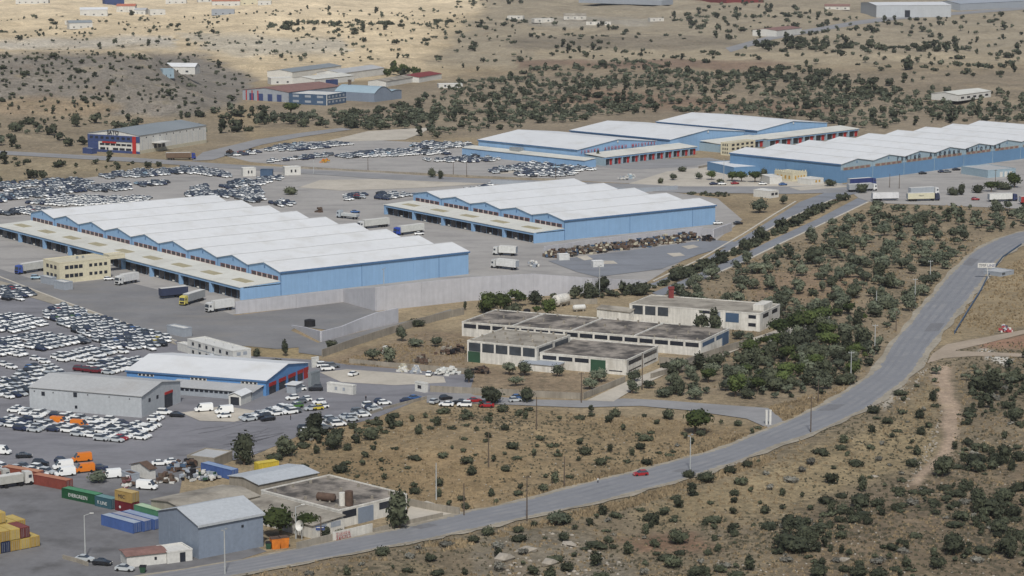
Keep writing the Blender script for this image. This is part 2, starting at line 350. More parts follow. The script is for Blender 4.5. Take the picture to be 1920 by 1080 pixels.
def ground_material():
    m = bpy.data.materials.new('dry_ground'); m.use_nodes = True; N, L = nt(m); b = N['Principled BSDF']
    b.inputs['Roughness'].default_value = .95; b.inputs['Specular IOR Level'].default_value = .1
    pos = N.new('ShaderNodeNewGeometry').outputs['Position']
    def noise(sc, det, ro=.6, sq=None):
        n = node(N, 'ShaderNodeTexNoise', i_Scale=sc, i_Detail=det, i_Roughness=ro); v = pos
        if sq:
            mp = node(N, 'ShaderNodeMapping'); mp.inputs['Scale'].default_value = sq; L.new(pos, mp.inputs['Vector']); v = mp.outputs[0]
        L.new(v, n.inputs['Vector']); return n.outputs['Fac']
    def rng(f, a, b_, lo, hi):
        r = node(N, 'ShaderNodeMapRange'); r.inputs['From Min'].default_value = a; r.inputs['From Max'].default_value = b_
        r.inputs['To Min'].default_value = lo; r.inputs['To Max'].default_value = hi; L.new(f, r.inputs['Value']); return r.outputs[0]
    def mix(f, c1, c2, mode='MIX'):
        v = node(N, 'ShaderNodeMix', data_type='RGBA', blend_type=mode)
        for s_, x in ((0, f), (6, c1), (7, c2)):
            if hasattr(x, 'links'): L.new(x, v.inputs[s_])
            elif isinstance(x, tuple): v.inputs[s_].default_value = (*x, 1)
            else: v.inputs[s_].default_value = x
        return v.outputs[2]
    def mth(op, a, b_):
        n = node(N, 'ShaderNodeMath', operation=op)
        for i, x in enumerate((a, b_)):
            if hasattr(x, 'links'): L.new(x, n.inputs[i])
            else: n.inputs[i].default_value = x
        return n.outputs[0]
    at = node(N, 'ShaderNodeAttribute', attribute_name='Soil').outputs['Color']
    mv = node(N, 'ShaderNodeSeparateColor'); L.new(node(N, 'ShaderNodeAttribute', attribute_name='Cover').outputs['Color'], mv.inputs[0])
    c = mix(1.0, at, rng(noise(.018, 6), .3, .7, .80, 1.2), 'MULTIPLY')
    c = mix(1.0, c, rng(noise(.12, 5), .3, .7, .82, 1.18), 'MULTIPLY')
    c = mix(1.0, c, rng(noise(.7, 4, .7), .3, .7, .72, 1.28), 'MULTIPLY')
    c = mix(1.0, c, rng(noise(2.3, 3, .7), .3, .7, .78, 1.22), 'MULTIPLY')
    c = mix(rng(noise(.045, 5), .54, .70, 0, .2), c, NAT(164,132,104))                       # redder earth
    c = mix(rng(noise(.06, 5, .6, (1, 1.6, 1)), .55, .72, 0, .35), c, NAT(190,168,122))      # bleached grass
    sc = mth('MULTIPLY', rng(noise(.36, 6, .75), .47, .58, 0, 1), rng(noise(.03, 3), .35, .65, .25, 1))
    c = mix(mth('MULTIPLY', mth('MULTIPLY', sc, mv.outputs[0]), 1.0), c, NAT(88,86,68))        # low grey-green scrub
    st = mth('MULTIPLY', rng(noise(.55, 6, .75), .60, .68, 0, 1), rng(noise(.04, 3), .42, .62, 0, 1))
    c = mix(mth('MULTIPLY', st, mv.outputs[1]), c, NAT(200,192,182))                          # stones
    L.new(c, b.inputs['Base Color'])
    bp = node(N, 'ShaderNodeBump', i_Strength=.6, i_Distance=.5); L.new(noise(.6, 6, .7), bp.inputs['Height']); L.new(bp.outputs[0], b.inputs['Normal'])
    return m
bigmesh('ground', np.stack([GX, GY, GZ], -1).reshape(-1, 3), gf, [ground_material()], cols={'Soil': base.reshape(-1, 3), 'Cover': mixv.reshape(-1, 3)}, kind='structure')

mat('concrete_yard', S(174,171,169), .85, .10, .03, .5, .06, stain=(S(134,132,133), .10, .6, -.64))
mat('concrete_lot', S(138,138,145), .85, .12, .03, .5, .06, stain=(S(106,106,112), .12, .7, -.5))
mat('concrete_pale', S(199,192,181), .9, .12, .06, .7, .08, stain=(S(168,160,148), .09, .5))
mat('asphalt_dark', S(134,134,137), .85, .16, .05, .6, .06, stain=(S(148,145,142), .09, .7, .93))
mat('asphalt_yard', S(127,127,131), .85, .16, .06, .6, .08, stain=(S(88,87,88), .12, .75))
mat('asphalt_blue', S(139,143,152), .85, .10, .05, .6, .06, stain=(S(118,120,126), .1, .6, -.6))
mat('asphalt_grey', S(155,155,158), .85, .10, .05, .6, .06, stain=(S(130,130,133), .1, .6, 0))
mat('dirt_pale', NAT(190,170,148), .95, .12, .08, .6, .10)
mat('road_asphalt', S(142,144,150), .8, .07, .06, .7, .06, stain=(S(160,159,160), .12, .5))
mat('road_worn', S(135,137,144), .75, .08, .08, .8, .06, stain=(S(142,144,150), .1, .9))
mat('road_patch', S(126,127,132), .85, .1, .3)
mat('gravel_verge', NAT(180,170,152), .95, .18, .12, .9, .14)
mat('road_paint', S(200,200,196), .7, .1, .5)
mat('kerb_stone', S(205,199,188), .85, .12, .3)
SHEETS.append(('fence_bank', .10, 'gravel_verge', [(-140,498),(-60,512),(60,543),(118,565),(326,641),(332,648),(110,574),(50,556),(-60,528),(-140,512)]))
for i_, (nm, z, mt, pl) in enumerate(SHEETS):
    z += .0043*i_; mb = MB(); mb.poly([(*P(*q), z) for q in pl]); mb.obj(nm, MATS[mt], kind='structure')
def strip(name, u, l, z, m, **k):
    n = len(u); V = [(*p, z) for p in u]+[(*p, z) for p in l]
    return bigmesh(name, V, [[n+i, n+i+1, i+1, i] for i in range(n-1)], [m], kind='structure', **k)
wig = np.array([1.0+.9*math.sin(i*1.7)+.5*math.sin(i*.63) for i in range(len(ru))])[:, None]
dn = (ru-rl)/np.linalg.norm(ru-rl, axis=1)[:, None]
strip('road_verge', ru+dn*(.9+wig*.6), rl-dn*(1.0+wig*.8), .24, MATS['gravel_verge'])
strip('main_road', ru, rl, .28, MATS['road_asphalt'])
_n = len(ru)*5; _s = np.linspace(0, len(ru)-1, _n); ruf = np.stack([np.interp(_s, np.arange(len(ru)), ru[:, k]) for k in (0, 1)], 1); rlf = np.stack([np.interp(_s, np.arange(len(rl)), rl[:, k]) for k in (0, 1)], 1)
dnf = (ruf-rlf)/np.linalg.norm(ruf-rlf, axis=1)[:, None]
for e_, sg in ((ruf, 1), (rlf, -1)):      # gravel and dust spilling over the tarmac edge
    w_ = np.clip(RNG.normal(.35, .3, _n)+.35*np.sin(_s*.8+sg), .05, 1.3)[:, None]
    strip('gravel_spill', e_+dnf*sg*.5, e_-dnf*sg*w_, .293, MATS['gravel_verge'])
for a_, b_ in ((.13,.22),(.33,.42),(.58,.67),(.78,.87)): strip('wheel_track', ru*(1-a_)+rl*a_, ru*(1-b_)+rl*b_, .284, MATS['road_worn'])
for i_, a_, b_, n_ in ((18,.05,.32,2),(41,.5,.9,1),(60,.1,.45,2),(77,.55,.92,2),(95,.08,.4,2)): strip('road_repair', (ru*(1-a_)+rl*a_)[i_:i_+n_+1], (ru*(1-b_)+rl*b_)[i_:i_+n_+1], .289, MATS['road_patch'])
def kerb(pts, name='kerb', w=.5, h=.16, m='kerb_stone'):
    q = [P(*p) for p in pts]; mb = MB()
    for a, b in zip(q[:-1], q[1:]):
        d = (b-a)/np.hypot(*(b-a)); n = np.array([-d[1], d[0]])*w/2; mb.prism([a+n, a-n, b-n, b+n], 0, h+.1)
    mb.obj(name, MATS[m], kind='structure')
kerb([(1226,527),(1308,489),(1392,440),(1452,402),(1492,378)], w=.9)
kerb([(1180,551),(1240,534),(1330,493),(1400,453),(1480,409),(1560,375)], w=.9)
kerb([(1250,557),(1300,532),(1395,491),(1460,459),(1545,419),(1628,379)], w=1.0)
kerb([(-20,512),(60,543),(120,566),(330,640)], w=.8)
# low traffic islands in front of the scrap row
for pl in ([(1080,482),(1100,480),(1112,487),(1095,489)], [(1122,490),(1150,490),(1158,495),(1130,496)], [(1250,476),(1275,475),(1284,480),(1262,482)], [(1278,463),(1300,460),(1310,464),(1290,468)],
           [(1480,352),(1560,347),(1600,350),(1500,358)], [(930,322),(960,320),(968,324),(940,326)]):
    mb = MB(); mb.prism([P(*q) for q in pl], 0, .28); mb.obj('kerbed_island', MATS['concrete_pale'], kind='structure')

# black tyre scrub marks where lorries turn on the open lot
mat('tyre_black', S(98,98,104), .8, .15, .5)
tr_ = random.Random(3)
for i_ in range(22):
    x0_, y0_ = tr_.uniform(330, 470), tr_.uniform(812, 862); dx_ = tr_.uniform(40, 110); b_ = tr_.uniform(-.30, -.16); cv = tr_.uniform(-6, 6)
    pts_ = [P(x0_+dx_*k/6, y0_+dx_*b_*k/6+cv*math.sin(math.pi*k/6)) for k in range(7)]; pts_ = np.array(pts_); nn_ = np.array([.1, tr_.uniform(.12, .3)])
    strip('tyre_mark', pts_+nn_, pts_-nn_, .135+.0006*i_, MATS['tyre_black'])
# ================================================================== buildings
mat('white_roof', S(231,234,239), .6, .04, .03, .4, .03, spec=.3, stain=(S(206,205,202), .09, .45))
mat('dock_roof', S(226,226,220), .6, .06, .05, .4, .04, stain=(S(190,186,175), .06, .45))
mat('roof_seam', S(224,227,231), .6, .08, .2)
mat('skylight_tan', S(182,172,140), .5, .1, .4)
mat('blue_wall', S(150,188,230), .65, .06, .05, .3, .03, streak=.11, spec=.25, stain=(S(128,164,206), .10, .3))
mat('blue_deep', S(112,152,194), .6, .06, .04, .3, .03, streak=.08, spec=.3)
mat('blue_pale', S(164,187,203), .6, .05, .05, streak=.08)
mat('blue_bright', S(102,155,216), .55, .06, .06, streak=.06)
mat('blue_trim', S(84,120,165), .6, .08, .3)
mat('royal_blue', S(66,82,130), .6, .1, .3)
mat('red_frame', S(128,84,88), .7, .15, .6)
mat('red_door', S(186,52,48), .6, .1, .4)
mat('dark_glass', S(46,50,60), .25, .2, .3, spec=.5)
mat('shadow_glass', S(70,76,84), .35, .35, .35, spec=.4)
mat('black_rubber', S(38,38,42), .8, .1, .5)
mat('white_paint', S(226,226,224), .65, .06, .15, streak=.08)
mat('old_white', S(240,238,233), .85, .10, .12, .9, .08, streak=.30, stain=(S(160,152,140), .22, .4))
mat('cream_wall', S(228,221,196), .8, .06, .15, streak=.08)
mat('cream_roof', S(206,200,180), .85, .08, .2)
mat('grey_metal', S(141,154,174), .55, .05, .1, streak=.08, spec=.4)
mat('grey_metal_pale', S(196,202,210), .55, .05, .08, spec=.4, streak=.1)
mat('grey_roof', S(189,191,194), .65, .06, .06, stain=(S(165,160,156), .1, .4))
mat('grey_roof_dark', S(143,151,158), .7, .07, .06)
mat('lead_wall', S(170,178,190), .65, .05, .06, streak=.08)
mat('old_concrete_roof', S(158,150,142), .95, .14, .10, .8, .12, stain=(S(84,80,77), .17, 1.5))
mat('pale_concrete_roof', S(168,162,152), .95, .12, .10, .8, .1, stain=(S(118,112,104), .15, .9))
mat('retaining_concrete', S(202,203,212), .9, .06, .05, .4, .05, streak=.12)
mat('block_wall', S(172,165,154), .95, .12, .12, .8, .1, streak=.28, stain=(S(120,112,102), .2, .5))
mat('green_door', S(52,86,66), .7, .12, .4); mat('steel_blue', S(74,98,128), .6, .1, .4)
mat('red_roof', S(142,110,104), .85, .14, .3); mat('brick_red', S(134,62,62), .85, .15, .5)
mat('tile_red', S(192,120,98), .85, .14, .3); mat('ochre', S(204,160,72), .8, .1, .3)
mat('rust', S(98,80,70), .9, .3, .5); mat('galvanised', S(172,178,184), .45, .1, .3, metal=.3)
mat('pole_grey', S(188,192,194), .6, .06, .4); mat('pole_wood', S(104,92,82), .9, .15, .8)
mat('letter_red', S(178,78,84), .6, .05, .3); mat('letter_dark', S(44,48,66), .6, .05, .3)
mat('letter_white', S(228,232,232), .6, .05, .3); mat('letter_blue', S(58,72,130), .6, .05, .3)
M = MATS
def FrZ(N, Rr, L, z): return Fr(N, Rr, L, z=z)
class FrW(Fr):
    def __init__(s, o, ang, W, D):
        s.o = np.array(o, float); s.ang = ang; s.W = W; s.D = D; s.vx = np.array([math.cos(ang), math.sin(ang)]); s.uy = np.array([-s.vx[1], s.vx[0]])
_shared = {}
def sbox(name, th, x0, x1, y0, y1, z0, z1, m):
    """a box part whose mesh is shared between parts of the same size and material"""
    key = (round(x1-x0, 2), round(y1-y0, 2), round(z1-z0, 2), m.name)
    if key not in _shared: _shared[key] = MB().box(0, x1-x0, 0, y1-y0, 0, z1-z0).mesh(name, [m])
    return link(name, _shared[key], th, (x0, y0, z0))
def panel(th, name, pts, t, m):
    """thin sheet part: four corners of the top face, thickness t downwards"""
    return MB().hexa([(x, y, z-t) for x, y, z in pts]+list(pts)).obj(name, m, th)
_tm = {}
def text(th, s, loc, size, rot, m, name='lettering', ext=.06, align='LEFT', space=1.0):
    key = (s, size, m.name, ext, align, space)
    if key not in _tm:
        c = bpy.data.curves.new(name, 'FONT'); c.body = s; c.size = size; c.extrude = ext; c.align_x = align; c.space_character = space; c.materials.append(m)
        o = bpy.data.objects.new(name, c); _tm[key] = bpy.data.meshes.new_from_object(o); bpy.data.objects.remove(o)
    o = link(name, _tm[key], th, loc); o.rotation_euler = rot; return o
def gable(th, x0, x1, y0, y1, h, r, axis, wall, roof, over=.35, z0=0, t=.14, trim=None):
    mb = MB(); xm, ym = (x0+x1)/2, (y0+y1)/2
    if axis == 'x':
        mb.poly([(x0,y0,z0),(x1,y0,z0),(x1,y0,h),(x0,y0,h)]); mb.poly([(x1,y1,z0),(x0,y1,z0),(x0,y1,h),(x1,y1,h)])
        for x in (x0, x1): mb.poly([(x,y0,z0),(x,y1,z0),(x,y1,h),(x,ym,h+r),(x,y0,h)])
        e = r/(ym-y0)*over
        A = [[(x0-over,y0-over,h-e),(x1+over,y0-over,h-e),(x1+over,ym,h+r),(x0-over,ym,h+r)], [(x0-over,ym,h+r),(x1+over,ym,h+r),(x1+over,y1+over,h-e),(x0-over,y1+over,h-e)]]
    else:
        mb.poly([(x0,y0,z0),(x0,y1,z0),(x0,y1,h),(x0,y0,h)]); mb.poly([(x1,y1,z0),(x1,y0,z0),(x1,y0,h),(x1,y1,h)])
        for y in (y0, y1): mb.poly([(x0,y,z0),(x1,y,z0),(x1,y,h),(xm,y,h+r),(x0,y,h)])
        e = r/(xm-x0)*over
        A = [[(x0-over,y0-over,h-e),(xm,y0-over,h+r),(xm,y1+over,h+r),(x0-over,y1+over,h-e)], [(xm,y0-over,h+r),(x1+over,y0-over,h-e),(x1+over,y1+over,h-e),(xm,y1+over,h+r)]]
    mb.obj('wall', wall, th)
    for a in A: panel(th, 'roof_panel', [(x, y, z+.16) for x, y, z in a], t, roof)
    if trim:
        if axis == 'x': MB().box(x0-over, x1+over, y0-over-.12, y0-over-.01, h-e-.35, h-e+.2).obj('fascia', trim, th)
        else: MB().box(x0-over-.12, x0-over-.01, y0-over, y1+over, h-e-.35, h-e+.2).obj('fascia', trim, th)
def flat(th, x0, x1, y0, y1, h, wall, roof, par=.35, z0=0, lip=.25):
    mb = MB(); mb.box(x0, x1, y0, y1, z0, h-par-.02); mb.obj('wall', wall, th)
    MB().box(x0+lip, x1-lip, y0+lip, y1-lip, h-par-.02, h-par+.08).obj('roof', roof, th)
    for nm, a in (('f', (x0-.06,x1+.06,y0-.06,y0+lip)), ('b', (x0-.06,x1+.06,y1-lip,y1+.06)), ('l', (x0-.06,x0+lip,y0+lip+.01,y1-lip-.01)), ('r', (x1-lip,x1+.06,y0+lip+.01,y1-lip-.01))):
        MB().box(*a, h-par-.015, h).obj('parapet', wall, th)
def row(th, name, face, n, t0, t1, z0, z1, m, fill=.7, off=.0, x0=0, W=0, D=0, proud=.06, y0=0):
    """n openings on a face: 'f' y=y0 (facing the near side), 'l' x=x0, 'r' x=W"""
    for i in range(n):
        c = t0+(t1-t0)*(i+.5)/n; hw = (t1-t0)/n*fill/2
        if face == 'f': sbox(name, th, c-hw, c+hw, y0-proud, y0+.1, z0, z1, m)
        elif face == 'l': sbox(name, th, x0-proud, x0+.1, c-hw, c+hw, z0, z1, m)
        elif face == 'r': sbox(name, th, W-.1, W+proud, c-hw, c+hw, z0, z1, m)

# ---- the four big blue warehouses with rows of gables
def warehouse(o, th_, n, w, L, h, r, label, wall, gab=None, ext=None, win=True, side=0, doors=5, winmat=('red_frame', 'dark_glass')):
    t = thing('warehouse', label, 'warehouse', (*o, 0), th_); Wd = n*w
    mb = MB(); zig = []
    for k in range(n): zig += [(k*w, h), ((k+.5)*w, h+r)]
    zig.append((Wd, h))
    mb.poly([(0,0,0),(L,0,0),(L,0,h),(0,0,h)]); mb.poly([(0,Wd,0),(L,Wd,0),(L,Wd,h),(0,Wd,h)])
    mb.poly([(L,0,0)]+[(L,Wd,0)]+[(L,y,z) for y, z in zig[::-1]])
    if gab is None: mb.poly([(0,Wd,0),(0,0,0)]+[(0,y,z) for y, z in zig])
    else:
        zc = h-3.0; mb.poly([(0,Wd,0),(0,0,0),(0,0,zc),(0,Wd,zc)])
        g = MB(); g.poly([(0,Wd,zc),(0,0,zc)]+[(0,y,z) for y, z in zig]); g.obj('gable_cladding', gab, t)
    mb.obj('wall', wall, t)
    for k in range(n):
        for a, b, za, zb in ((k*w, (k+.5)*w, h, h+r), ((k+.5)*w, (k+1)*w, h+r, h)):
            a2 = a-(.4 if (k == 0 and za < zb) else 0); b2 = b+(.4 if (k == n-1 and zb < za) else 0)
            panel(t, 'roof_panel', [(-.5,a2,za+.2),(L+.5,a2,za+.2),(L+.5,b2,zb+.2),(-.5,b2,zb+.2)], .16, M['white_roof'])
        MB().box(-.5, L+.5, (k+.5)*w-.28, (k+.5)*w+.28, h+r+.21, h+r+.27).obj('ridge_cap', M['roof_seam'], t)
        if k:
            MB().box(-.5, L+.5, k*w-.3, k*w+.3, h+.215, h+.26).obj('valley_gutter', M['roof_seam'], t)
        MB().box(-.14, 0, k*w-.12, k*w+.12, 0, h-.1).obj('downpipe', M['blue_trim'] if gab is None else M['blue_pale'], t)
        sbox('gable_vent', t, -.08, .02, (k+.5)*w-.35, (k+.5)*w+.35, h+r-2.2, h+r-1.1, M['blue_trim'])
        if win:
            y0, y1 = k*w+2.0, (k+1)*w-2.0; z0, z1 = h-3.25, h-1.75
            MB().box(-.05, .05, y0, y1, z0, z1).obj('window_band', M[winmat[0]], t)
            row(t, 'window', 'l', 5, y0, y1, z0+.25, z1-.25, M[winmat[1]], .62, x0=-.05)
            if gab is None: row(t, 'mullion', 'l', 4, y0+2, y1-2, z0-.05, z1+.05, M['white_paint'], .09, x0=-.06)
    for y in (-.55, Wd+.43): MB().box(-.5, L+.5, y, y+.12, h-.35, h+.3).obj('fascia', M['blue_trim'], t)
    s = -.05 if side == 0 else Wd-.05
    for i in range(1, int(L//12)): sbox('wall_seam', t, i*12, i*12+.16, s-.03, s+.13, 0, h-.4, M['blue_trim'] if i % 3 == 0 else wall)
    if ext:
        De, hb, hf, rec = ext
        mb = MB(); mb.box(-De+rec, -.02, .05, Wd-.05, 0, hf-.5); mb.obj('dock_wall', wall, t)
        mb = MB(); mb.box(-De, -De+rec-.02, 0, Wd, hf-1.05, hf-.06); mb.poly([(-De,0,hf-.06),(-.02,0,hf-.06),(-.02,0,hb-.06)]); mb.box(-De, -De+rec-.02, 0, .5, 0, hf-1.05); mb.obj('dock_fascia', wall, t)
        for k in range(n):
            panel(t, 'dock_roof_panel', [(-De-.3,k*w+.12,hf+.1),(-.1,k*w+.12,hb+.1),(-.1,(k+1)*w-.12,hb+.1),(-De-.3,(k+1)*w-.12,hf+.1)], .15, M['dock_roof'])
            zz = lambda x: hf+.1+(hb-hf)*(x+De)/De
            x0, x1 = -De*.66, -De*.44
            panel(t, 'skylight', [(x0,(k+.28)*w,zz(x0)+.14),(x1,(k+.28)*w,zz(x1)+.14),(x1,(k+.72)*w,zz(x1)+.14),(x0,(k+.72)*w,zz(x0)+.14)], .12, M['skylight_tan'])
            sbox('pillar', t, -De+.02, -De+rec-.03, (k+1)*w-1.4, (k+1)*w-.1, 0, hf-1.06, wall)
            y0, y1 = k*w+.4, (k+1)*w-1.6
            for i in range(doors):
                c = y0+(y1-y0)*(i+.5)/doors; hw = (y1-y0)/doors*.46
                sbox('dock_door', t, -De+rec-.12, -De+rec+.05, c-hw, c+hw, .2, hf-1.0, M['black_rubber'] if i % 3 else M['dark_glass'])
                sbox('dock_bumper', t, -De+rec-.5, -De+rec-.13, c-hw*.8, c-hw*.2, .3, .8, M['white_paint'] if (i+k) % 3 == 0 else M['black_rubber'])
    F = FrW(o, th_, L, Wd); excl_frame(F, 2, -(ext[0] if ext else 0)-2); return t
TA = warehouse((-86.31,918.5), .641, 9, 23.315, 86.3, 8.84, 2.37, 'largest sky-blue warehouse with nine white gables and long dock at left', M['blue_wall'], ext=(17.5, 5.5, 4.8, 1.3))
TB = warehouse((22.71,1063.1), .633, 5, 23.30, 85.5, 8.58, 1.95, 'sky-blue warehouse with five white gables above the concrete wall, centre', M['blue_wall'], ext=(16.5, 5.2, 4.6, 1.3))
thD = 2.341; nD, wD, LD = 9, 26.57, 74.6
uD = np.array([math.sin(thD), -math.cos(thD)])
TD = warehouse(np.array([167.99,1266.0])+uD*wD*nD, thD, nD, wD, LD, 9.7, 2.05, 'blue warehouse with pale gables and dark roofline lettering at far right', M['blue_deep'], gab=M['blue_pale'], side=1, winmat=('block_wall', 'red_roof'))
def dtext(s, k0, k1, zc):
    """letters along the gable front of the far right warehouse, k in bays from its near corner"""
    n = len(s)
    for i, ch in enumerate(s):
        if ch == ' ': continue
        y = nD*wD-(k0+(k1-k0)*(i+.5)/n)*wD
        text(TD, ch, (-.35, y, zc), 2.7, (math.pi/2, 0, -math.pi/2), M['letter_dark'], ext=.12, align='CENTER')
dtext('ΓΕΝΙΚΗ', 1.72, 2.55, 8.0); dtext('ΑΠΟΘΗΚΗ', 2.78, 3.88, 8.0); dtext('ΜΑΓΟΥΛΑΣ', 4.02, 5.3, 8.0)

# ---- three stepped halls with red lettering and docks (centre right, far)
hz = 8.2
def hall(N, Rr, L, label, r=3.3):
    F = FrZ(N, Rr, L, z=hz); t = thing('hall', label, 'warehouse', (*F.o, 0), F.ang)
    gable(t, 0, F.W, 0, F.D, hz, r, 'y', M['blue_wall'], M['white_roof'], .5, trim=M['blue_trim'])
    MB().box(F.W/2-.5, F.W/2+.5, -.5, -.35, hz+r-1.6, hz+r-.6).obj('gable_vent', M['white_paint'], t); excl_frame(F, 2); return t, F
H1, F1 = hall((1082,281), (1230,267), (897,264), 'front blue hall with red lettering on its gable, beside far car park')
H2, F2 = hall((1256,262), (1395,247), (1069,245), 'middle blue hall of three stepped halls, between lettered hall and rear one')
H3, F3 = hall((1420,245), (1551,230), (1231,228), 'rearmost blue hall of three stepped halls, beside the olive trees')
def htext(s, a, b):
    for i, ch in enumerate(s):
        if ch != ' ': text(H1, ch, (F1.W*(a+(b-a)*(i+.5)/len(s)), -.62, hz-2.3+1.3*min(a+(b-a)*(i+.5)/len(s), .45)), 2.3, (math.pi/2, 0, 0), M['letter_red'], ext=.1, align='CENTER')
htext('ΓΕΝΙΚΗ', .03, .27); htext('ΑΠΟΘΗΚΗ', .32, .62); htext('ΜΑΓΟΥΛΑΣ', .67, .99)
def dockwing(F, t, x0, x1, dep, h, n, label=None):
    mb = MB(); mb.box(x0, x1, -dep+1, -.06, 0, h-.3); mb.obj('dock_wall', M['blue_pale'], t)
    panel(t, 'dock_roof_panel', [(x0-.3,-dep-.3,h),(x1+.3,-dep-.3,h),(x1+.3,-.7,h+1.0),(x0-.3,-.7,h+1.0)], .2, M['dock_roof'])
    MB().box(x0, x1, -dep, -dep+.95, h-1.1, h-.22).obj('dock_fascia', M['blue_wall'], t)
    for i in range(n):
        c = x0+(x1-x0)*(i+.5)/n; w = (x1-x0)/n
        sbox('pillar', t, c-w*.5, c-w*.38, -dep+.02, -dep+.9, 0, h-1.12, M['blue_pale'])
        sbox('dock_door', t, c-w*.30, c+w*.12, -dep+.85, -dep+1.1, .5, h-1.3, M['dark_glass'])
        sbox('dock_door', t, c+w*.20, c+w*.45, -dep+.82, -dep+1.1, .3, h-1.3, M['red_door'])
    EXCL.append([F.w(x0-2,-dep-2), F.w(x1+2,-dep-2), F.w(x1+2,0), F.w(x0-2,0)])
dockwing(F1, H1, 6, F1.W+18, 15, 4.9, 11); dockwing(F2, H2, 26, F2.W+4, 15, 4.9, 2); dockwing(F3, H3, -8, F3.W+12, 15, 4.9, 8)
mb = MB(); mb.box(-9, -.06, -14, F1.D+4, 0, 4.0); mb.obj('side_wing', M['blue_wall'], H1)
panel(H1, 'dock_roof_panel', [(-9.4,-14.3,4.2),(-.6,-14.3,4.9),(-.6,F1.D+4,4.9),(-9.4,F1.D+4,4.2)], .16, M['dock_roof'])
MB().box(-4.5, -1, F1.D*.52, F1.D*.62, 4.7, 6.6).obj('roof_unit', M['galvanised'], H1)

# ---- generic buildings
def building(name, label, cat, N, Rr, L, h, roof, wall, roofm, r=1.5, trim=None, D=None, group=None, z=0):
    F = Fr(N, Rr, L, D); t = thing(name, label, cat, (*F.o, z), F.ang, group)
    if roof == 'flat': flat(t, 0, F.W, 0, F.D, h, M[wall], M[roofm])
    else: gable(t, 0, F.W, 0, F.D, h, r, roof[1], M[wall], M[roofm], trim=M[trim] if trim else None)
    excl_frame(F, 1.5); return t, F
# beige two-storey office in front of the long dock
t, F = building('office_building', 'beige two-storey office block against the long loading dock', 'office', (112,532), (208,521), (82,512), 8.2, 'flat', 'cream_wall', 'cream_roof')
W, D = F.W, F.D
for z0 in (5.3, 2.0):
    row(t, 'window', 'f', 4, W*.10, W*.46, z0, z0+1.4, M['dark_glass'], .8, W=W, D=D); row(t, 'window', 'f', 4, W*.56, W*.95, z0+.1, z0+1.3, M['dark_glass'], .6, W=W, D=D)
    row(t, 'window', 'l', 3, D*.12, D*.85, z0, z0+1.4, M['dark_glass'], .6)
row(t, 'roof_vent', 'f', 2, W*.45, W*.68, 8.0, 8.9, M['grey_roof_dark'], .4, y0=D*.5)
x, y = P(205, 486, 5.4); t = thing('rooftop_block', 'small beige rooftop block standing on the long dock roof', 'building', (x, y, 5.25), .64); flat(t, 0, 7, 0, 5, 1.9, M['cream_wall'], M['cream_roof'])
# beige office between the docks of the stepped halls
t, F = building('office_building', 'beige three-storey office between the docks of the stepped halls', 'office', (1368,292), (1416,285), (1351,288), 7.2, 'flat', 'cream_wall', 'cream_roof')
for z0 in (5.2, 3.0, .9):
    row(t, 'window', 'f', 5, 1, F.W-1, z0, z0+1.2, M['dark_glass'], .55); row(t, 'window', 'l', 3, 1, F.D-1, z0, z0+1.2, M['dark_glass'], .5)
# gatehouse with battlements
t, F = building('gatehouse', 'cream gatehouse with battlements in front of far right warehouse', 'gatehouse', (1486,341), (1513,338), (1452,336), 4.6, 'flat', 'cream_wall', 'cream_roof')
row(t, 'merlon', 'f', 5, 0, F.W, 4.6, 5.6, M['cream_wall'], .5, y0=.15); row(t, 'merlon', 'l', 8, 0, F.D, 4.6, 5.6, M['cream_wall'], .5, x0=.15)
row(t, 'window', 'f', 4, 1, F.W-1, 1.2, 3.0, M['ochre'], .45); row(t, 'window', 'l', 4, 1, F.D-1, 1.2, 3.0, M['ochre'], .4)
# low blue annex left of the far right warehouse
building('annex', 'low blue annex attached left of far right warehouse', 'building', (1376,330), (1386,318), (1326,318), 4.6, 'flat', 'blue_deep', 'white_roof')
t, F = building('control_booth', 'white control booth in middle of the entrance road', 'booth', (1444,372), (1460,369), (1438,367), 3.6, 'flat', 'white_paint', 'white_paint')
row(t, 'window', 'f', 2, .5, F.W-.5, 1.3, 2.5, M['dark_glass'], .7)
t, F = building('cabin', 'white cabin with two windows beside round bush near gatehouse', 'cabin', (1520,347), (1544,344), (1516,343), 3.0, 'flat', 'white_paint', 'white_paint')
row(t, 'window', 'f', 2, F.W*.3, F.W*.8, 1, 2.2, M['ochre'], .5)
t, F = building('canopy', 'white flat entrance canopy beside cream gatehouse', 'canopy', (1443,346), (1466,345), (1436,341), 4.0, 'flat', 'white_paint', 'white_paint')
t, F = building('substation', 'pale blue low substation in yard at far right', 'building', (1852,334), (1904,330), (1845,325), 4.2, 'flat', 'blue_pale', 'grey_roof')
row(t, 'door', 'f', 3, F.W*.4, F.W*.9, .1, 2.8, M['white_paint'], .6)

# white and blue hall by the back road (top left)
t, F = building('factory_hall', 'white hall with royal-blue office front beside the back road', 'hall', (262,289), (387,269), (166,284), 10.4, 'gx', 'white_paint', 'grey_roof_dark', r=2.4)
W, D = F.W, F.D
MB().box(-.35, -.02, -.3, D+.2, 6.4, 9.9).obj('upper_cladding', M['royal_blue'], t); MB().box(-.30, -.02, -.2, D, .05, 1.4).obj('lower_cladding', M['royal_blue'], t)
MB().box(-.30, -.02, D*.80, D+.1, 1.45, 6.3).obj('blue_bay', M['royal_blue'], t); MB().box(-.55, -.36, D*.06, D*.13, 0, 9.8).obj('red_pier', M['red_door'], t)
row(t, 'window', 'l', 8, D*.15, D*.98, 7.6, 9.0, M['dark_glass'], .55, x0=-.35); row(t, 'window', 'l', 6, D*.15, D*.78, 4.0, 5.2, M['dark_glass'], .85, x0=0); row(t, 'window', 'l', 5, D*.15, D*.78, 1.5, 2.8, M['dark_glass'], .8, x0=0)
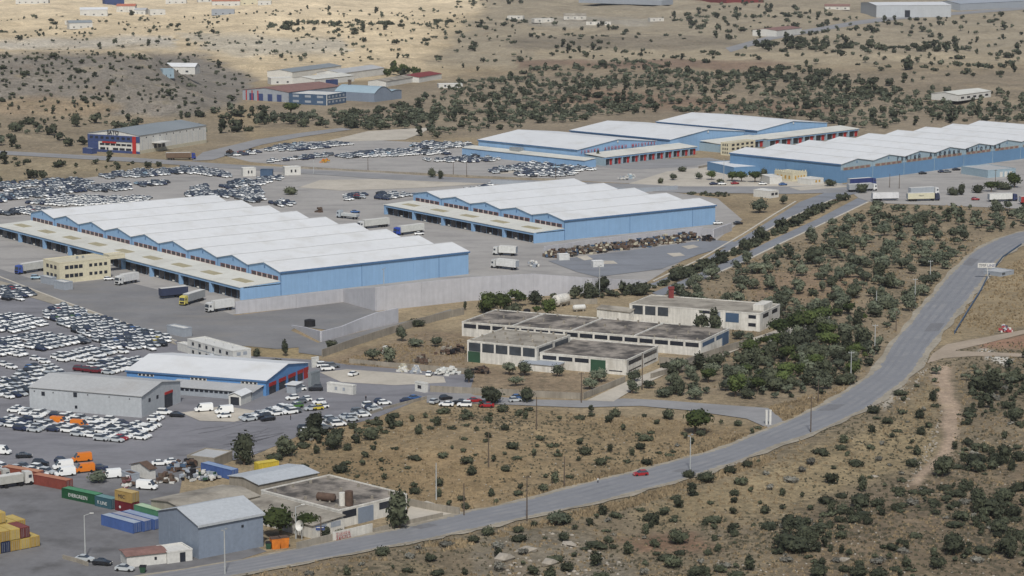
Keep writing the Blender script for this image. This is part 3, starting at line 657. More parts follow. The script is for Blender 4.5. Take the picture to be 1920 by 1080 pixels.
MB().box(-.4, -.02, D*.45, D*.72, 5.4, 6.2).obj('sign_board', M['red_door'], t); MB().box(-.3, -.02, D*.52, D*.60, .1, 3.2).obj('door', M['white_paint'], t)
row(t, 'window', 'f', 9, W*.05, W*.95, 8.6, 9.3, M['dark_glass'], .12); row(t, 'wall_seam', 'f', 12, 0, W, .3, 8, M['grey_metal_pale'], .05)
MB().box(W*.18, W*.34, -6, -.02, 5.2, 5.7).obj('canopy', M['white_paint'], t); row(t, 'door', 'f', 3, W*.2, W*.38, .1, 4.6, M['dark_glass'], .6); MB().box(-.1, W+.1, -.12, 0, 0, 2.0).obj('plinth', M['cream_roof'], t)
text(t, 'SATO', (-.5, D*.62, 10.5), 3.2, (math.pi/2, 0, -math.pi/2), M['letter_dark'], ext=.1)
building('annex', 'low royal-blue annex at the left end of white hall', 'building', (172,289), (182,287), (155,287), 3.2, 'flat', 'royal_blue', 'grey_roof')

# blue service shed with red doors (left, middle distance)
t, F = building('service_shed', 'blue service shed with white roof and red roller doors', 'shed', (499,743), (578,727), (238,725), 4.7, 'gy', 'blue_bright', 'white_roof', r=2.4, trim='blue_trim')
W, D = F.W, F.D
for a, b, m in ((.07,.22,1),(.30,.45,1),(.52,.68,1),(.74,.86,1),(.89,.99,0)):
    MB().box(W*a, W*b, -.1, .05, 0, 3.4).obj('roller_door', M['dark_glass'] if m else M['red_door'], t); MB().box(W*a-.25, W*b+.25, -.16, -.1, 2.5, 3.6).obj('door_hood', M['red_door'], t)
for k in (.06, .42, .80): MB().box(-.12, 0, D*k, D*k+5.5, 3.4, 4.1).obj('window_band', M['white_paint'], t); row(t, 'window', 'l', 4, D*k, D*k+5.5, 3.5, 4.0, M['dark_glass'], .6, x0=-.12)
mb = MB(); mb.box(-7.5, -.1, D*.02, D*.62, 0, 2.5); mb.obj('lean_to_wall', M['lead_wall'], t)
panel(t, 'lean_to_roof', [(-8,D*.02-.4,2.65),(-.15,D*.02-.4,3.35),(-.15,D*.62+.4,3.35),(-8,D*.62+.4,2.65)], .12, M['grey_roof'])
row(t, 'window', 'l', 16, D*.05, D*.60, 1.5, 2.2, M['dark_glass'], .7, x0=-7.5)
gable(t, -15, -8.2, 1, 5, 3.0, .8, 'x', M['white_paint'], M['white_roof']); sbox('roller_door', t, -15.1, -14.9, 1.6, 4.4, 0, 2.5, M['dark_glass'])
MB().box(6, 10.5, -7, -4, 0, 2.7).obj('porch', M['lead_wall'], t); MB().box(5.5, 11, -7.4, -3.6, 2.72, 2.9).obj('porch_roof', M['white_roof'], t)
# grey metal hall
t, F = building('metal_hall', 'pale grey metal hall with ribbed roof among parked white cars', 'hall', (266,784), (339,763), (56,767), 6.4, 'gy', 'grey_metal_pale', 'grey_roof', r=2.0)
W, D = F.W, F.D
sbox('door', t, W*.58, W*.78, -.1, .05, 0, 4.2, M['dark_glass']); sbox('door_hood', t, W*.58, W*.78, -.3, -.1, 4.2, 4.9, M['red_door']); row(t, 'window', 'f', 2, W*.1, W*.5, 3.9, 5, M['dark_glass'], .25)
for a, z, s in ((.10,5.2,.3),(.28,5.3,.3),(.47,5.4,.3),(.57,4.6,1.2),(.57,1.2,.8),(.78,5.2,.3),(.86,4.2,1.1),(.95,5.2,.3)): sbox('wall_vent', t, -.1, .02, D*a, D*a+s, z, z+s*1.1, M['dark_glass'])
# two-storey site cabins with outside stair
t, F = building('site_cabin', 'white two-storey prefabricated site offices with outside stair', 'site office', (437,689), (471,683), (352,664), 5.4, 'flat', 'white_paint', 'white_paint')
W, D = F.W, F.D
for z0 in (.9, 3.6): row(t, 'window', 'l', 6, D*.05, D*.95, z0, z0+1.1, M['dark_glass'], .3); row(t, 'window', 'f', 2, 1, W-1, z0, z0+1.1, M['lead_wall'], .6)
row(t, 'joint', 'l', 6, 0, D, 0, 5.3, M['lead_wall'], .04); MB().box(-.05, 0, 0, D, 2.6, 2.8).obj('floor_band', M['lead_wall'], t)
mb = MB(); mb.hexa([(-1.6,D*.12,.1),(-.3,D*.12,.1),(-.3,D*.12+1,.1),(-1.6,D*.12+1,.1),(-1.6,D*.42,2.8),(-.3,D*.42,2.8),(-.3,D*.42+1,2.8),(-1.6,D*.42+1,2.8)]); mb.obj('stair', M['grey_metal_pale'], t)
row(t, 'roof_unit', 'l', 4, D*.1, D*.9, 5.4, 6.0, M['white_paint'], .08, x0=W*.5)
building('site_cabin', 'white single-storey cabin at the end of two-storey site offices', 'site office', (357,664), (371,662), (333,657), 2.8, 'flat', 'white_paint', 'white_paint')
building('container_cabin', 'grey container cabin with white roof beside site offices', 'cabin', (345,633), (360,630), (313,626), 3.2, 'flat', 'lead_wall', 'white_paint')
t, F = building('gate_cabin', 'long white portable cabin in yard by the blue shed', 'cabin', (662,741), (668,737), (613,735), 3.0, 'flat', 'white_paint', 'white_paint'); row(t, 'window', 'l', 2, F.D*.2, F.D*.8, 1.0, 2.0, M['lead_wall'], .3)
t, F = building('guard_booth', 'small white guard booth with window at lower gate', 'booth', (797,737), (803,734), (778,733), 3.0, 'flat', 'white_paint', 'grey_roof_dark'); row(t, 'window', 'l', 1, F.D*.3, F.D*.8, 1.1, 2.1, M['dark_glass'], .7)
# beside the office: two small pale cabins
building('cabin', 'grey-white hut nearest the beige office in dock yard', 'cabin', (96,535), (106,532), (76,529), 3.0, 'flat', 'lead_wall', 'white_paint')
building('cabin', 'pale blue-grey hut by fence in front of beige office', 'cabin', (121,545), (128,542), (101,540), 3.2, 'flat', 'lead_wall', 'white_paint')

# derelict factory
t, F = building('derelict_factory', 'derelict white factory block with large windows and dark green gate', 'factory', (1006,691), (1069,668), (876,678), 7.0, 'flat', 'old_white', 'pale_concrete_roof')
W, D = F.W, F.D
row(t, 'window', 'l', 5, .3, D-.3, 3.6, 6.4, M['shadow_glass'], .86); row(t, 'window', 'f', 2, .6, W-.6, 3.8, 6.3, M['shadow_glass'], .85)
sbox('gate', t, -.16, .05, D*.81, D*.985, 0, 3.5, M['green_door'])
def stubs(t, xs, ys, z, m='block_wall'):
    for x in xs:
        for y in ys: sbox('column_stub', t, x-.25, x+.25, y-.25, y+.25, z, z+.9, M[m])
stubs(t, np.linspace(1, W-1, 4), np.linspace(1, D-1, 6), 6.7)
t, F = building('derelict_factory', 'low derelict block with patched flat roof and bright green gate', 'factory', (1175,704), (1234,691), (1012,691), 5.0, 'flat', 'old_white', 'old_concrete_roof')
W, D = F.W, F.D
row(t, 'window', 'l', 3, D*.42, D*.98, 2.9, 4.2, M['dark_glass'], .85); sbox('gate', t, -.16, .05, D*.24, D*.41, 0, 4.2, M['green_door'])
row(t, 'window', 'f', 2, .5, W-.5, 3.0, 4.3, M['dark_glass'], .85); row(t, 'slot_window', 'f', 2, .5, W-.5, .9, 1.3, M['dark_glass'], .8); sbox('slot_window', t, -.08, .05, D*.05, D*.2, 1.0, 1.3, M['dark_glass'])
MB().box(-6, -.1, D*.72, D+4, 0, 2.2).obj('annex', M['old_white'], t); MB().box(-6.3, -.05, D*.71, D+4.3, 2.22, 2.5).obj('annex_roof', M['lead_wall'], t)
t, F = building('derelict_factory', 'long rear derelict block with strip windows and dark flat roof', 'factory', (1314,668), (1367,651), (866,630), 5.0, 'flat', 'old_white', 'old_concrete_roof')
W, D = F.W, F.D
row(t, 'window', 'l', 16, .4, D-.4, 2.9, 4.3, M['dark_glass'], .86); row(t, 'window', 'f', 2, .5, W-.5, 2.8, 4.2, M['steel_blue'], .85); sbox('gate', t, W*.75, W*.97, -.15, .05, 0, 4.2, M['steel_blue'])
for k in (.27, .53, .78): MB().box(.3, W-.3, D*k-.25, D*k+.25, 4.75, 5.15).obj('roof_upstand', M['old_white'], t)
stubs(t, np.linspace(2, W-2, 3), np.linspace(2, D-2, 12), 4.72)
t, F = building('white_factory', 'white derelict hall with tall windows behind the fir tree', 'factory', (1425,622), (1462,609), (1180,603), 6.4, 'flat', 'old_white', 'pale_concrete_roof')
W, D = F.W, F.D
row(t, 'window', 'l', 3, D*.69, D*.985, 2.9, 6.0, M['shadow_glass'], .82); sbox('window', t, -.08, .05, D*.38, D*.46, 5.0, 5.9, M['dark_glass']); sbox('window', t, -.08, .05, D*.30, D*.36, 3.2, 5.8, M['lead_wall'])
sbox('window', t, -.08, .05, D*.16, D*.26, 2.6, 5.8, M['steel_blue']); row(t, 'window', 'l', 1, D*.02, D*.1, 4.4, 5.6, M['dark_glass'], .7); row(t, 'window', 'l', 1, D*.02, D*.1, 1.6, 2.8, M['dark_glass'], .7)
row(t, 'window', 'f', 2, 1, W-1, 4.2, 5.6, M['dark_glass'], .6); MB().box(W*.3, W*.75, D*.02, D*.1, 6.1, 8.2).obj('stair_head', M['old_white'], t)
building('annex', 'low white annex with grey roof left of white derelict hall', 'building', (1180,606), (1200,600), (1119,599), 3.9, 'gy', 'old_white', 'pale_concrete_roof', r=.8)
x, y = P(1258, 590); t = thing('chimney', 'square dark red brick chimney above white derelict hall', 'chimney', (x, y, 0)); MB().box(-.9, .9, -.9, .9, 0, 9.4).obj('stack', M['brick_red'], t); MB().box(-1.1, 1.1, -1.1, 1.1, 9.42, 10.1).obj('cap', M['brick_red'], t)

# bottom-left workshops
t, F = building('metal_shed', 'tall blue-grey gabled metal shed at roadside, bottom left', 'shed', (373,1049), (494,1025), (298,1020), 8.0, 'gx', 'grey_metal', 'grey_metal_pale', r=2.4, trim='grey_metal_pale')
W, D = F.W, F.D; sbox('wall_vent', t, W*.66, W*.66+.6, -.1, .02, 5.6, 6.2, M['dark_glass'])
for k in (.1, .22, .36): sbox('corner_trim', t, -.06, .0, D*k*2, D*k*2+.1, 0, 7.8, M['grey_metal'])
building('low_shed', 'low shed with broad pale concrete roof behind blue-grey shed', 'shed', (352,990), (486,960), (284,965), 4.2, 'gx', 'block_wall', 'pale_concrete_roof', r=.9)
t, F = building('workshop', 'white roadside workshop with brown-grey flat roof and scrap tanks', 'workshop', (635,991), (763,954), (490,946), 4.6, 'flat', 'old_white', 'old_concrete_roof', D=None)
W, D = F.W, F.D
row(t, 'window', 'f', 1, W*.05, W*.26, 2.2, 4.0, M['dark_glass'], .95); sbox('gate', t, W*.28, W*.50, -.15, .05, 0, 3.9, M['grey_metal']); row(t, 'window', 'f', 2, W*.58, W*.95, 2.2, 3.9, M['dark_glass'], .9)
stubs(t, np.linspace(2, W-3, 4), np.linspace(3, D-3, 3), 4.3)
panel(t, 'lean_to_roof', [(-11,-3,3.4),(-.4,-3,4.0),(-.4,D-2,4.0),(-11,D-2,3.4)], .2, M['pale_concrete_roof']); MB().box(-10.6, -.5, -2.6, D-2.4, 0, 3.2).obj('lean_to_wall', M['old_white'], t)
row(t, 'window', 'f', 2, -10, -1, 1.6, 2.9, M['lead_wall'], .7, y0=-2.6)
building('low_shed', 'low shed with white sheet roof behind brown-roofed workshop', 'shed', (486,938), (596,916), (430,924), 4.0, 'gx', 'block_wall', 'grey_metal_pale', r=.8)
t, F = building('roadside_cabin', 'white roadside cabin with faded red roof, bottom left', 'cabin', (238,1065), (312,1057), (226,1050), 2.7, 'gx', 'white_paint', 'red_roof', r=.3); sbox('window', t, F.W*.7, F.W*.76, -.06, .05, 1.2, 1.9, M['dark_glass'])
t, F = building('roadside_cabin', 'white flat-roofed cabin with dark doorway beside red-roofed cabin', 'cabin', (314,1058), (361,1051), (294,1043), 2.9, 'flat', 'white_paint', 'white_paint'); sbox('door', t, F.W*.5, F.W*.72, -.06, .05, 0, 2.3, M['dark_glass'])
building('low_shed', 'long grey lean-to with pale roof beside blue container', 'shed', (402,878), (436,862), (351,872), 2.8, 'flat', 'block_wall', 'grey_roof')
t, F = building('hut', 'white hut with rusty brown pitched roof in scrapyard', 'hut', (281,900), (292,893), (246,889), 2.8, 'gx', 'white_paint', 'rust', r=1.2)
building('hut', 'small pink-grey corrugated hut in scrapyard', 'hut', (246,905), (262,902), (228,898), 2.3, 'flat', 'lead_wall', 'rust')

# farm and industry cluster in the middle distance
t, F = building('farm_shed', 'long shed with faded red roof behind blue office', 'shed', (541,192), (641,178), (455,186), 7.0, 'gx', 'lead_wall', 'red_roof', r=2.2); row(t, 'door', 'l', 4, F.D*.1, F.D*.9, .1, 5, M['royal_blue'], .5); row(t, 'pier', 'l', 3, F.D*.6, F.D*.98, 0, 7, M['red_door'], .2)
MB().box(4, 16, -7, -.1, 0, 6).obj('blue_porch', M['royal_blue'], t); MB().box(3.5, 16.5, -7.4, -.12, 6.02, 6.5).obj('porch_roof', M['dark_glass'], t)
t, F = building('blue_office', 'royal-blue two-storey office with white bands among trees', 'office', (613,198), (649,188), (594,191), 7.4, 'flat', 'steel_blue', 'white_paint')
MB().box(-.1, F.W+.1, -.12, -.02, 3.6, 4.1).obj('floor_band', M['white_paint'], t); MB().box(-.15, .3, -.15, .3, 0, 7.3).obj('corner_trim', M['white_paint'], t)
for z0 in (1.4, 5): row(t, 'window', 'f', 5, 1, F.W-1, z0, z0+1.5, M['lead_wall'], .5); row(t, 'window', 'l', 3, .6, F.D-.6, z0, z0+1.5, M['lead_wall'], .5)
building('farm_shed', 'long white shed with pale roof in front of the sunlit field', 'shed', (641,151), (720,139), (622,147), 5.5, 'gx', 'white_paint', 'grey_roof', r=2.0)
building('farm_shed', 'pale low shed with cream roof beyond red-roofed shed', 'shed', (590,160), (664,152), (575,155), 4.5, 'gx', 'white_paint', 'dock_roof', r=1.5)
building('farm_shed', 'long grey-roofed shed farthest left in farm cluster', 'shed', (548,146), (640,133), (532,142), 4.5, 'gx', 'white_paint', 'grey_roof_dark', r=1.6)
building('farm_shed', 'low long white shed with concrete roof in farm cluster', 'shed', (724,163), (786,152), (716,160), 4.0, 'gx', 'white_paint', 'pale_concrete_roof', r=1.2)
building('farm_shed', 'small white shed with crimson roof in farm cluster', 'shed', (786,155), (828,147), (778,151), 4.0, 'gx', 'white_paint', 'brick_red', r=1.4)
building('store', 'dark blue-black box tower above red-roofed shed', 'building', (620,176), (634,174), (611,174), 10, 'flat', 'royal_blue', 'brick_red')
x, y = P(656, 186); t = thing('chimney', 'slim brown square chimney beside blue office', 'chimney', (x, y, 0)); MB().hexa([(-1.6,-1.6,0),(1.6,-1.6,0),(1.6,1.6,0),(-1.6,1.6,0),(-1,-1,13),(1,-1,13),(1,1,13),(-1,1,13)]).obj('stack', M['pole_wood'], t); MB().box(-1.3,1.3,-1.3,1.3,13.02,13.8).obj('cap', M['pole_wood'], t)
# arched blue-grey hall
F = Fr((722,189), (753,185), None, 34); t = thing('arched_hall', 'blue-grey hall with arched roof among trees in farm cluster', 'hall', (*F.o, 0), F.ang)
n = 10
for x0, x1, rise in ((-13, 7.5, 4.2), (7.6, F.W, .8)):
    arc = [(x0+(x1-x0)*i/n, 6+rise*math.sin(math.pi*i/n)) for i in range(n+1)]
    mb = MB()
    for y in (0, F.D): mb.poly([(x0,y,0),(x1,y,0)]+[(x, y, z) for x, z in arc[::-1]])
    mb.poly([(x0,0,0),(x0,F.D,0),(x0,F.D,6),(x0,0,6)]); mb.poly([(x1,0,0),(x1,F.D,0),(x1,F.D,6),(x1,0,6)]); mb.obj('wall', M['grey_metal'], t)
    for a, b in zip(arc[:-1], arc[1:]): panel(t, 'roof_panel', [(a[0],-.4,a[1]+.2),(b[0],-.4,b[1]+.2),(b[0],F.D+.4,b[1]+.2),(a[0],F.D+.4,a[1]+.2)], .15, M['blue_pale'])
excl_frame(F, 2, -13)
# far right and top edge
t, F = building('far_shed', 'long white metal shed with dark doorway near top right corner', 'shed', (1643,33), (1783,32), (1640,27), 13.5, 'gx', 'grey_metal_pale', 'white_roof', r=2); sbox('door', t, F.W*.38, F.W*.45, -.1, .05, 0, 8, M['dark_glass'])
building('far_shed', 'white shed with dull red roof beside the far road', 'shed', (1456,69), (1503,61), (1437,66), 6, 'gx', 'white_paint', 'red_roof', r=1.6)
building('far_shed', 'huge pale lilac-roofed factory at the top right edge', 'factory', (1800,20), (1850,10), (1750,13), 8, 'gx', 'lead_wall', 'lead_wall', r=3)
building('far_shed', 'long pale flat-roofed factory along the top edge, centre', 'factory', (1240,10), (1262,7), (1085,5), 6, 'flat', 'lead_wall', 'grey_roof')
building('far_shed', 'small dark red factory block at the top edge', 'factory', (1362,8), (1432,6), (1350,2), 9, 'flat', 'brick_red', 'brick_red')
t, F = building('white_house', 'long white house with cream roof among olives, far right', 'house', (1796,190), (1858,182), (1792,185), 4.4, 'gx', 'white_paint', 'dock_roof', r=1.4); row(t, 'window', 'f', 5, 2, F.W-2, 1.4, 2.8, M['dark_glass'], .5)
HOUSES = [   # pixel of near corner, width, depth, height, roof style, wall, roof, label
 (176,30,30,14,7,'gx','white_paint','white_roof','long bright white shed at edge of hillside village, top left'), (236,23,22,14,7,'gx','old_white','tile_red','pale house with tiled roof beside white village shed'),
 (262,27,14,12,5,'gx','white_paint','grey_roof','small white house right of tiled village house'), (296,28,18,12,6,'flat','white_paint','white_paint','flat-roofed white house at end of village row'),
 (152,54,24,12,6,'gx','white_paint','grey_roof_dark','lone white cottage on the sunlit field, upper left'), (130,46,10,9,4,'flat','old_white','pale_concrete_roof','small grey hut beside lone white cottage'),
 (424,11,34,14,6,'gx','white_paint','tile_red','white house with coral tiled roof at top edge'), (466,9,22,12,7,'flat','cream_wall','white_paint','cream flat-roofed house at top edge right of coral roof'),
 (418,28,26,16,6,'flat','lead_wall','grey_roof','grey farm building below coral-roofed house'), (496,10,16,10,5,'flat','white_paint','white_paint','small white house at right end of village, top edge'),
 (330,7,26,12,7,'gx','white_paint','tile_red','white village house between white shed and coral roof'), (386,4,20,12,7,'flat','white_paint','grey_roof','white block at the top edge left of coral roof'),
 (60,7,40,14,6,'gx','white_paint','grey_roof','long white shed at the top left corner'), (215,9,24,12,8,'flat','royal_blue','grey_roof','dark blue block in the village, top left'),
 (338,138,22,12,5,'gx','white_paint','white_roof','small white house on shoulder of scrub hill'), (316,146,8,8,6,'flat','blue_pale','blue_pale','pale blue water tank house on scrub hill'),
 (1020,42,22,9,4,'flat','old_white','grey_roof','long white farm building in field, top centre'), (1078,37,24,10,4,'gx','old_white','pale_concrete_roof','greyish farm house with yards, top centre'),
 (1122,46,26,6,3,'flat','old_white','pale_concrete_roof','low bright white wall-like farm building, top centre'), (1232,40,16,8,3.5,'flat','old_white','pale_concrete_roof','low grey ruin right of farm buildings, top centre'),
 (1570,18,30,12,4,'gx','old_white','red_roof','house with red tiled roof near top right shed'), (966,36,18,8,3.5,'flat','old_white','grey_roof','low pale shed left of farm buildings, top centre'),
 (845,165,18,9,3,'flat','white_paint','white_paint','tiny white roofed pen between trees right of farm cluster'), (530,158,18,10,5,'flat','white_paint','white_paint','small white block left of red-roofed farm shed'),
 (1890,12,34,14,7,'flat','old_white','grey_roof','grey-white building at the extreme top right'), (1856,8,40,14,7,'flat','lead_wall','royal_blue','dark-roofed building near the extreme top right')]
for px, py, w, d, h, rs, wm, rm, lb in HOUSES:
    p = PT(px, py); t = thing('house', lb, 'house', (p[0], p[1], p[2]-.4), .12+.3*math.sin(px)); lo = -w/2, w/2, 0, d
    if rs == 'flat': flat(t, *lo, h+.4, M[wm], M[rm])
    else: gable(t, *lo, h+.4, 2.2, 'x', M[wm], M[rm])
    row(t, 'window', 'f', max(2, int(w//8)), -w/2+1, w/2-1, 1.4, 2.7, M['shadow_glass'], .2)
    EXCL.append([(p[0]-w/2-2,p[1]-3),(p[0]+w/2+2,p[1]-3),(p[0]+w/2+2,p[1]+d+2),(p[0]-w/2-2,p[1]+d+2)])

# ---- walls
def wallrun(name, label, pts, hs, th=.45, m='retaining_concrete', cat='wall', joints=0, cap=None):
    q = [P(*p) for p in pts]; o = q[0]; t = thing(name, label, cat, (*o, 0))
    if not hasattr(hs, '__len__'): hs = [hs]*len(q)
    for i in range(len(q)-1):
        a, b = q[i]-o, q[i+1]-o; L = np.hypot(*(b-a)); d = (b-a)/L; nn = np.array([-d[1], d[0]])*th/2
        k = max(1, int(round(L/joints))) if joints else 1
        for j in range(k):
            s0, s1 = a+(b-a)*(j/k)+d*(.03 if joints else 0), a+(b-a)*((j+1)/k)-d*(.03 if joints else 0); h0 = hs[i]+(hs[i+1]-hs[i])*j/k; h1 = hs[i]+(hs[i+1]-hs[i])*(j+1)/k
            MB().hexa([(*(s0-nn),0),(*(s1-nn),0),(*(s1+nn),0),(*(s0+nn),0),(*(s0-nn),h0),(*(s1-nn),h1),(*(s1+nn),h1),(*(s0+nn),h0)]).obj('wall_panel', M[m], t)
    return t
wallrun('retaining_wall', 'tall grey concrete retaining wall below the two warehouse yards', [(442,589),(555,577),(644,566),(705,583),(790,574),(880,564),(1000,556),(1110,549),(1212,532)], [4.4,4.7,4.7,8.6,8.8,8.8,8.6,5.6,1.4], .6, joints=14)
wallrun('retaining_wall', 'curved grey concrete wall beside the lower asphalt lane', [(547,612),(575,627),(602,641),(640,631),(675,621),(706,614),(746,605)], [.5,2.4,3.6,3.5,4.4,5.3,5.2], .6, joints=10)
wallrun('retaining_wall', 'grey concrete wall below the long side of five-gable warehouse', [(1020,481),(1100,469),(1180,459),(1317,442)], [4.2,4.2,4.1,3.8], .6, joints=12)
wallrun('retaining_wall', 'short grey concrete wall at right end of five-gable warehouse', [(1317,444),(1337,447),(1371,433)], [3.6,4.0,3.6], .6, joints=10)
wallrun('boundary_wall', 'long beige panel wall climbing beside the lower lane', [(604,670),(655,652),(700,637),(776,613),(846,595),(870,590)], 2.6, .25, 'block_wall', joints=5)
wallrun('boundary_wall', 'low grey wall between gate yard and derelict factory plot', [(655,681),(730,688),(805,694),(880,700)], 1.5, .3, 'block_wall', joints=8)
wallrun('boundary_wall', 'beige roadside wall in front of derelict factory plot', [(806,735),(890,739),(1007,745),(1092,749)], 2.0, .25, 'block_wall', joints=6)
wallrun('boundary_wall', 'pale wall along the drive right of roadside pole', [(1094,749),(1135,732),(1172,717)], 2.0, .25, 'block_wall', joints=6)
wallrun('boundary_wall', 'pale wall between factory drive and dark trees', [(1220,711),(1280,693),(1336,676)], 1.8, .25, 'block_wall', joints=6)
wallrun('boundary_wall', 'grey block wall behind low derelict block', [(1236,684),(1285,688),(1335,670),(1400,650)], 2.6, .25, 'block_wall', joints=6)
wallrun('boundary_wall', 'white plastered wall beside the blue gate among pines', [(1440,650),(1462,640),(1490,628),(1555,606)], 2.4, .3, 'old_white', joints=8)
wallrun('boundary_wall', 'grey wall with round openings behind white tanks', [(1015,580),(1050,572),(1120,570)], 2.0, .3, 'block_wall', joints=6)
wallrun('boundary_wall', 'bluish low wall of back road above five-gable warehouse', [(920,345),(1080,352),(1180,362),(1270,356)], 2.2, .3, 'lead_wall', joints=14)
wallrun('boundary_wall', 'grey wall in front of the stepped halls dock yard', [(1310,316),(1360,306),(1300,312),(1240,318)][:2], 1.2, .3, 'block_wall')
wallrun('boundary_wall', 'rough stone wall at the roadside below workshop', [(556,1032),(600,1021),(622,1016)], 1.9, .3, 'block_wall', joints=5)
wallrun('boundary_wall', 'grey concrete wall running back from workshop corner', [(763,948),(800,956),(862,966)], 1.9, .25, 'block_wall', joints=5)
wallrun('boundary_wall', 'low stone wall under the oleander by workshop gate', [(700,1000),(760,985),(830,970)], 1.2, .3, 'block_wall', joints=6)
gw = wallrun('painted_wall', 'roadside wall painted with red lettering beside workshop', [(624,1015),(660,1007),(698,998)], 2.2, .3, 'old_white')
q0, q1 = P(624,1015), P(698,998); ga = math.atan2(*(q1-q0)[::-1])
for s, z in (('ΣΙΔΗΡΑ', 1.2), ('ΣΚΑΛΕΣ', .3)): text(gw, s, (.7+.17*math.sin(ga), -.19, z), 1.05, (math.pi/2, 0, ga), M['letter_red'], ext=.02, space=1.15)
wallrun('fence', 'low concrete fence along the lower car park edge above the dry field', [(560,815),(640,795),(722,768),(800,748)], .9, .25, 'block_wall', 'fence', joints=8)
wallrun('fence', 'long low kerb fence between far car park and back road', [(560,316),(700,323),(900,333),(1080,340)], 1.0, .2, 'block_wall', 'fence', joints=20)
wallrun('fence', 'dark guard rail along the upper bend of main road', [(1790,626),(1818,580),(1840,545),(1852,520),(1880,484),(1915,460)], .9, .3, 'steel_blue', 'guard rail', joints=6)
wallrun('fence', 'low stone wall bordering the container yard gate', [(118,1048),(145,1055),(165,1062)], 1.0, .3, 'block_wall', 'wall')
# ================================================================== vehicles
mat('car_paint', (1,1,1), .35, 0, 1, 1, 0, spec=.5, objcol=True); mat('car_paint_mass', (1,1,1), .35, 0, 1, 1, 0, spec=.5, attr='Paint')
mat('car_glass', S(66,74,86), .15, 0, 1, 1, 0, spec=.6); mat('tyre', S(30,30,32), .9, .1, 2); mat('lamp_lens', S(225,225,220), .2, 0, 1, 1, 0); mat('tail_lens', S(150,30,30), .3, 0, 1, 1, 0)
def loft(mb, st, m=0):
    """stations (x, half width, z0, z1): four-point rings joined along x"""
    k = len(mb.v)
    for x, w, a, b in st: mb.v += [(x,-w,a),(x,w,a),(x,w*.97,b),(x,-w*.97,b)]
    for i in range(len(st)-1):
        p = k+4*i
        for j in range(4): q = (j+1) % 4; mb.f.append((p+j, p+4+j, p+4+q, p+q)); mb.m.append(m)
    mb.f.append((k, k+1, k+2, k+3)); mb.m.append(m); e = k+4*len(st)-4; mb.f.append((e+3, e+2, e+1, e)); mb.m.append(m)
CARK = {
 'hatchback': ([(-2.0,.74,.38,.80),(-1.85,.85,.28,.98),(.75,.86,.26,.98),(1.75,.82,.28,.80),(2.02,.68,.36,.62)], (-1.86,.86,-1.42,.12,.98,1.48,.80,.69)),
 'saloon': ([(-2.2,.76,.38,.84),(-2.05,.86,.28,.96),(-1.5,.88,.26,1.0),(.85,.88,.26,.98),(1.95,.82,.28,.80),(2.25,.68,.36,.62)], (-1.62,.95,-1.0,.22,.97,1.42,.80,.68)),
 'estate car': ([(-2.2,.80,.42,.95),(-2.1,.92,.34,1.12),(1.0,.93,.32,1.10),(2.0,.88,.34,.94),(2.25,.74,.42,.74)], (-2.08,1.05,-1.75,.35,1.1,1.74,.88,.79)),
 'van': ([(-2.7,.94,.40,1.25),(-2.65,.98,.34,1.30),(1.55,.98,.34,1.25),(2.45,.92,.36,1.05),(2.7,.80,.42,.80)], (-2.68,1.95,-2.6,1.15,1.2,2.35,.96,.84)),
}
def cabin(mb, c, paint=0, glass=1, van=False):
    x0, x1, t0, t1, z0, z1, w, wt = c
    b = [(x0,-w,z0),(x1,-w,z0),(x1,w,z0),(x0,w,z0)]; t = [(t0,-wt,z1),(t1,-wt,z1),(t1,wt,z1),(t0,wt,z1)]
    k = len(mb.v); mb.v += b+t
    for f, m in (((4,5,6,7), paint), ((0,1,5,4), glass if not van else paint), ((1,2,6,5), glass), ((2,3,7,6), glass if not van else paint), ((3,0,4,7), glass if not van else paint)): mb.f.append(tuple(k+i for i in f)); mb.m.append(m)
    if not van: mb.box(t0+.02, t1-.02, -wt*.98, wt*.98, z1-.02, z1+.05, paint)
    else:
        for s in (-1, 1): mb.box(.75, 1.5, s*(w*.965)-.03, s*(w*.965)+.03, 1.35, 1.85, glass)
def wheels(kd): L = CARK[kd][0][-1][0]; return [(L*.62, s) for s in (-1, 1)]+[(-L*.62, s) for s in (-1, 1)]
def whl(mb, x, s, w, r=.33, m=2): mb.tube((x, s*(w-.10), r), (x, s*(w+.06), r), r, 10, m)
CAR1 = {}; CAR0 = {}; CARLAMP = {}
for kd, (st, cb) in CARK.items():
    mb = MB(); loft(mb, st); cabin(mb, cb, van=kd == 'van')
    for x, s in wheels(kd): whl(mb, x, s, max(q[1] for q in st))
    CAR1[kd] = mb.mesh('car', [M['car_paint'], M['car_glass'], M['tyre']])
    b0 = MB(); loft(b0, st); x0, x1, t0, t1, z0, z1, w, wt = cb
    g0 = MB(); cabin(g0, cb, 1, 0, van=kd == 'van')
    wb = MB(); whl(wb, 0, 1, max(q[1] for q in st), m=0)
    lb = MB(); X = st[-1][0]; lb.box(X-.14, X+.01, -.18, .18, .58, .74); CAR0[kd] = (b0.mesh('car', [M['car_paint']]), g0.mesh('cabin', [M['car_glass'], M['car_paint']]), wb.mesh('wheel', [M['tyre']]), lb.mesh('headlight', [M['lamp_lens']]), max(q[1] for q in st), X)
PAINTS = {'white': S(246,248,250, 1, .92), 'silver': S(200,206,212), 'grey': S(112,118,126), 'navy': S(44,54,84), 'black': S(36,38,44), 'red': S(168,38,44), 'dark red': S(112,34,44), 'blue': S(70,110,170), 'pale blue': S(170,200,222), 'green': S(84,128,60), 'yellow': S(216,196,74), 'orange': S(232,132,38)}
WHITE = [('white', .84), ('silver', .12), ('navy', .04)]
MIXED = [('white', .54), ('silver', .17), ('grey', .08), ('navy', .12), ('black', .06), ('blue', .02), ('red', .01)]
